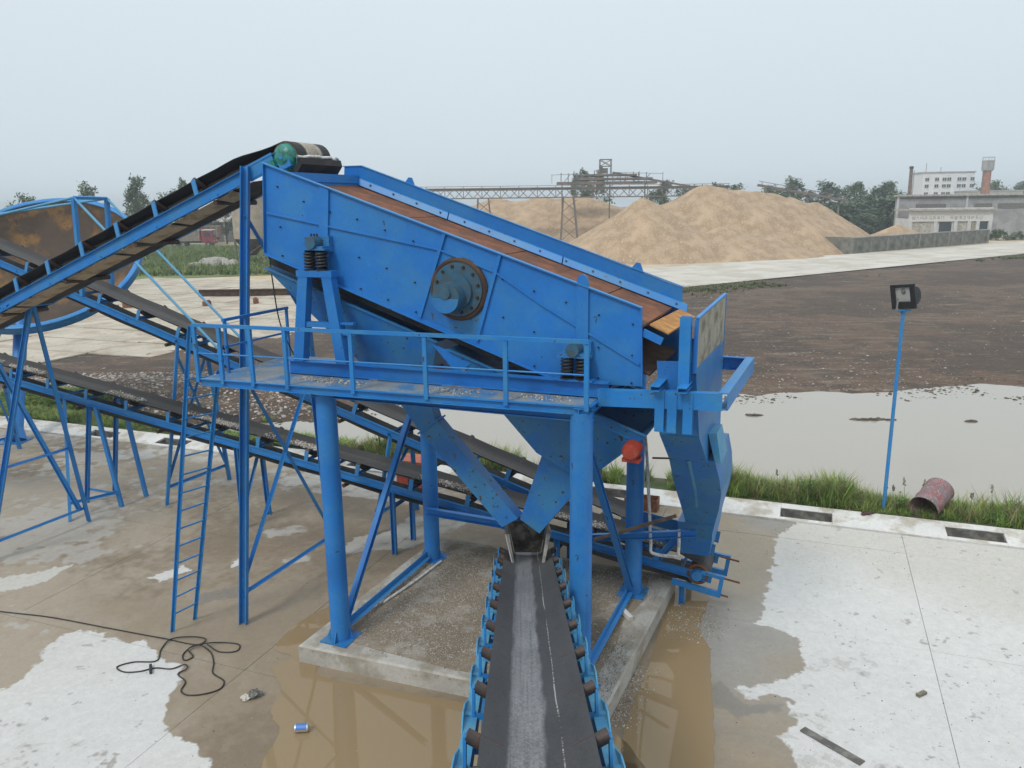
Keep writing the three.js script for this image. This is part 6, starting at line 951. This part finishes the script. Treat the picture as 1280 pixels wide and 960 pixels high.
{ const g = place('rubble_pile', 'pale grey rubble pile at the foot of the silo', 'rubble', -35.5, 0.1, -96); part(g, 'rubble', [lump(31, 2.0, 0.6), lump(32, 1.4, 0.7).translate(2.2, 0, 0.4), lump(33, 1.1, 0.6).translate(-2, 0, 0.6), lump(34, 0.8, 0.7).translate(0.8, 0.1, 1.8)], M.gravelGrey); }
// ================================================================ trees
function treeGeo(seed, h, r, kind) {
  const R = rng(seed), trunk = [], limbs = [], leaves = [], g = () => (R() + R() + R() - 1.5) / 1.5;
  trunk.push(tube(V3(0, 0, 0), V3(g() * 0.2, h * 0.55, g() * 0.2), 0.035 * h * 0.5, 0.018 * h * 0.5, 9), tube(V3(0, h * 0.53, 0), V3(g() * 0.3, h * 0.93, g() * 0.3), 0.018 * h * 0.5, 0.05, 7));
  const cl = []; const nC = kind === 'bush' ? 26 : 30;
  for (let i = 0; i < nC; i++) {
    const f = i / nC, y = kind === 'bush' ? h * (0.15 + 0.75 * R()) : h * (0.26 + 0.72 * f), w = kind === 'bush' ? Math.sqrt(Math.max(0.05, 1 - (y / h) ** 2)) : (kind === 'poplar' ? 0.55 * Math.sin(Math.PI * clamp(0.12 + f * 0.86)) + 0.12 : Math.sin(Math.PI * clamp(0.16 + f * 0.80)) * 0.95 + 0.05), a = R() * 6.2832, d = r * w * (0.35 + 0.65 * Math.sqrt(R()));
    const c = V3(Math.cos(a) * d, y, Math.sin(a) * d); cl.push(c); if (kind !== 'bush' || i % 3 === 0) limbs.push(tube(V3(0, Math.max(0.1, y - d * 0.8 - 0.3), 0), c, 0.06, 0.02, 5));
  }
  for (const c of cl) { const cr = r * (0.22 + R() * 0.20); for (let k = 0; k < 84; k++) { const p = V3(c.x + g() * cr * 1.2, c.y + g() * cr * 0.95, c.z + g() * cr * 1.2), l = 0.16 + R() * 0.22, u = V3(g(), g() * 0.7, g()).normalize(), v = u.clone().cross(V3(R() - 0.5, 1, R() - 0.5)).normalize(); const e = p.clone().addScaledVector(u, l * 1.6), q = p.clone().addScaledVector(u, l * 0.8); leaves.push(p, q.clone().addScaledVector(v, l * 0.55), e, p, e, q.clone().addScaledVector(v, -l * 0.55)); } }
  const lg = new THREE.BufferGeometry(); lg.setAttribute('position', new THREE.Float32BufferAttribute(leaves.flatMap(v => [v.x, v.y, v.z]), 3)); lg.computeVertexNormals();
  return [joinGeo([...trunk]), joinGeo(limbs), joinGeo(lg)];
}
const bark = surf([0.11, 0.09, 0.07], { vary: 0.3, tile: 1.2, rough: 0.95 });
const treeM = [[0.075, 0.125, 0.042], [0.092, 0.142, 0.048], [0.064, 0.110, 0.044], [0.105, 0.150, 0.055]].map(c => new THREE.MeshPhysicalMaterial({ color: new THREE.Color().setRGB(...c), roughness: 0.8, transmission: 0.15, thickness: 0, side: THREE.DoubleSide }));
const tv = [treeGeo(1, 10, 3.4, 'round'), treeGeo(2, 11, 2.6, 'poplar'), treeGeo(3, 9, 3.6, 'round'), treeGeo(4, 12, 2.9, 'poplar'), treeGeo(5, 10, 3.0, 'round')], bv = [treeGeo(11, 3.5, 2.6, 'bush'), treeGeo(12, 4.2, 3.2, 'bush')];
function tree(name, label, cat, x, z, h, wide, geo, gh, mat, turn, group) { const g = place(name, label, cat, x, 0, z, turn, group); g.scale.set(wide * h / gh, h / gh, wide * h / gh); const put = (n, q, mm, par) => { const me = new THREE.Mesh(q, mm); me.name = n; me.castShadow = me.receiveShadow = true; par.add(me); return me; }; const t = put('trunk', geo[0], bark, g); put('limbs', geo[1], bark, t); put('crown', geo[2], mat, g); return g; }
const gh = [10, 11, 9, 12, 10];
// treeline beyond the heaps: x, z, height
const right = [[33.5, -196, 10.2], [38, -200, 13.2], [44, -203, 11.6], [50, -198, 12.4], [57.5, -205, 12.0], [63, -196, 11.0], [70.5, -203, 13.4], [75.5, -196, 12.2], [79.5, -206, 11.2], [84.5, -200, 11.6], [88, -193, 11.0], [92.5, -200, 12.2], [96, -208, 12.0], [66, -208, 11.4], [81.5, -192, 12.0], [54, -210, 11.6], [73, -212, 12.2]].sort((a, b) => a[0] / -a[1] - b[0] / -b[1]);
right.forEach(([x, z, h], i) => tree('broadleaf_tree', ORD[i] + ' tree from the left in the line behind the sand heaps', 'tree', x, z, h * 0.94, 1.1, tv[i % 5], gh[i % 5], treeM[i % 4], i * 1.7, 'treeline behind the sand heaps'));
const left = [[-90, -152, 9.8, 0.8], [-83, -158, 9.2, 0.7], [-77.5, -151, 11.6, 0.85], [-73, -160, 10.0, 1.0], [-68.6, -151, 12.9, 0.9], [-65, -158, 10.4, 1.0], [-60.8, -153, 12.6, 0.55], [-56, -160, 9.6, 1.0], [-50, -163, 9.0, 1.0]];
left.forEach(([x, z, h, w], i) => tree('broadleaf_tree', ORD[i] + ' tree from the left behind the feed conveyor and tilted pan', 'tree', x, z, h, w, tv[(i + 2) % 5], gh[(i + 2) % 5], treeM[(i + 1) % 4], i * 2.1, 'trees behind the conveyors at the left'));
[[18.6, -205, 15.6, 0.75, 3, 'bushy tree just left of the lattice mast'], [22, -208, 14.6, 0.8, 4, 'bushy tree directly behind the lattice mast'], [16.4, -203, 14.4, 0.5, 1, 'narrow tree leaning out left of the lattice mast']].forEach(([x, z, h, w, v, lab], i) => tree('broadleaf_tree', lab, 'tree', x, z, h, w, tv[v], gh[v], treeM[3], i, 'trees by the lattice mast'));
[[147, -262, 13.0], [152, -258, 12.2], [158, -266, 12.6], [164, -262, 12.0], [170, -268, 12.8]].forEach(([x, z, h], i) => tree('broadleaf_tree', ORD[i] + ' tree from the left behind the far right warehouse roof', 'tree', x, z, h, 1.1, tv[(i + 1) % 5], gh[(i + 1) % 5], treeM[(i + 2) % 4], i * 1.9, 'trees right of the water tower'));
[[70, -172, 6.5], [75, -176, 7.2], [80, -174, 7.8], [85, -178, 7.6], [77.5, -168, 5.2], [72.5, -166, 4.2], [83, -168, 5.6], [66, -176, 5.6], [61, -172, 4.8], [88, -172, 6.8]].forEach(([x, z, h], i) => tree('bush', ORD[i] + ' dense dark bush in the bank left of the warehouse', 'bush', x, z, h, 1.25, bv[i % 2], [3.5, 4.2][i % 2], treeM[2], i * 1.1, 'bank of bushes left of the warehouse'));
[[83, -137.2, 1.9], [86.5, -138, 1.5], [91, -139.5, 1.7]].forEach(([x, z, h], i) => tree('bush', ORD[i] + ' low green bush against the warehouse wall right of the annex', 'bush', x, z, h, 1.1, bv[i % 2], [3.5, 4.2][i % 2], treeM[1], i, 'bushes at the warehouse wall'));
renderer.render(scene, camera);
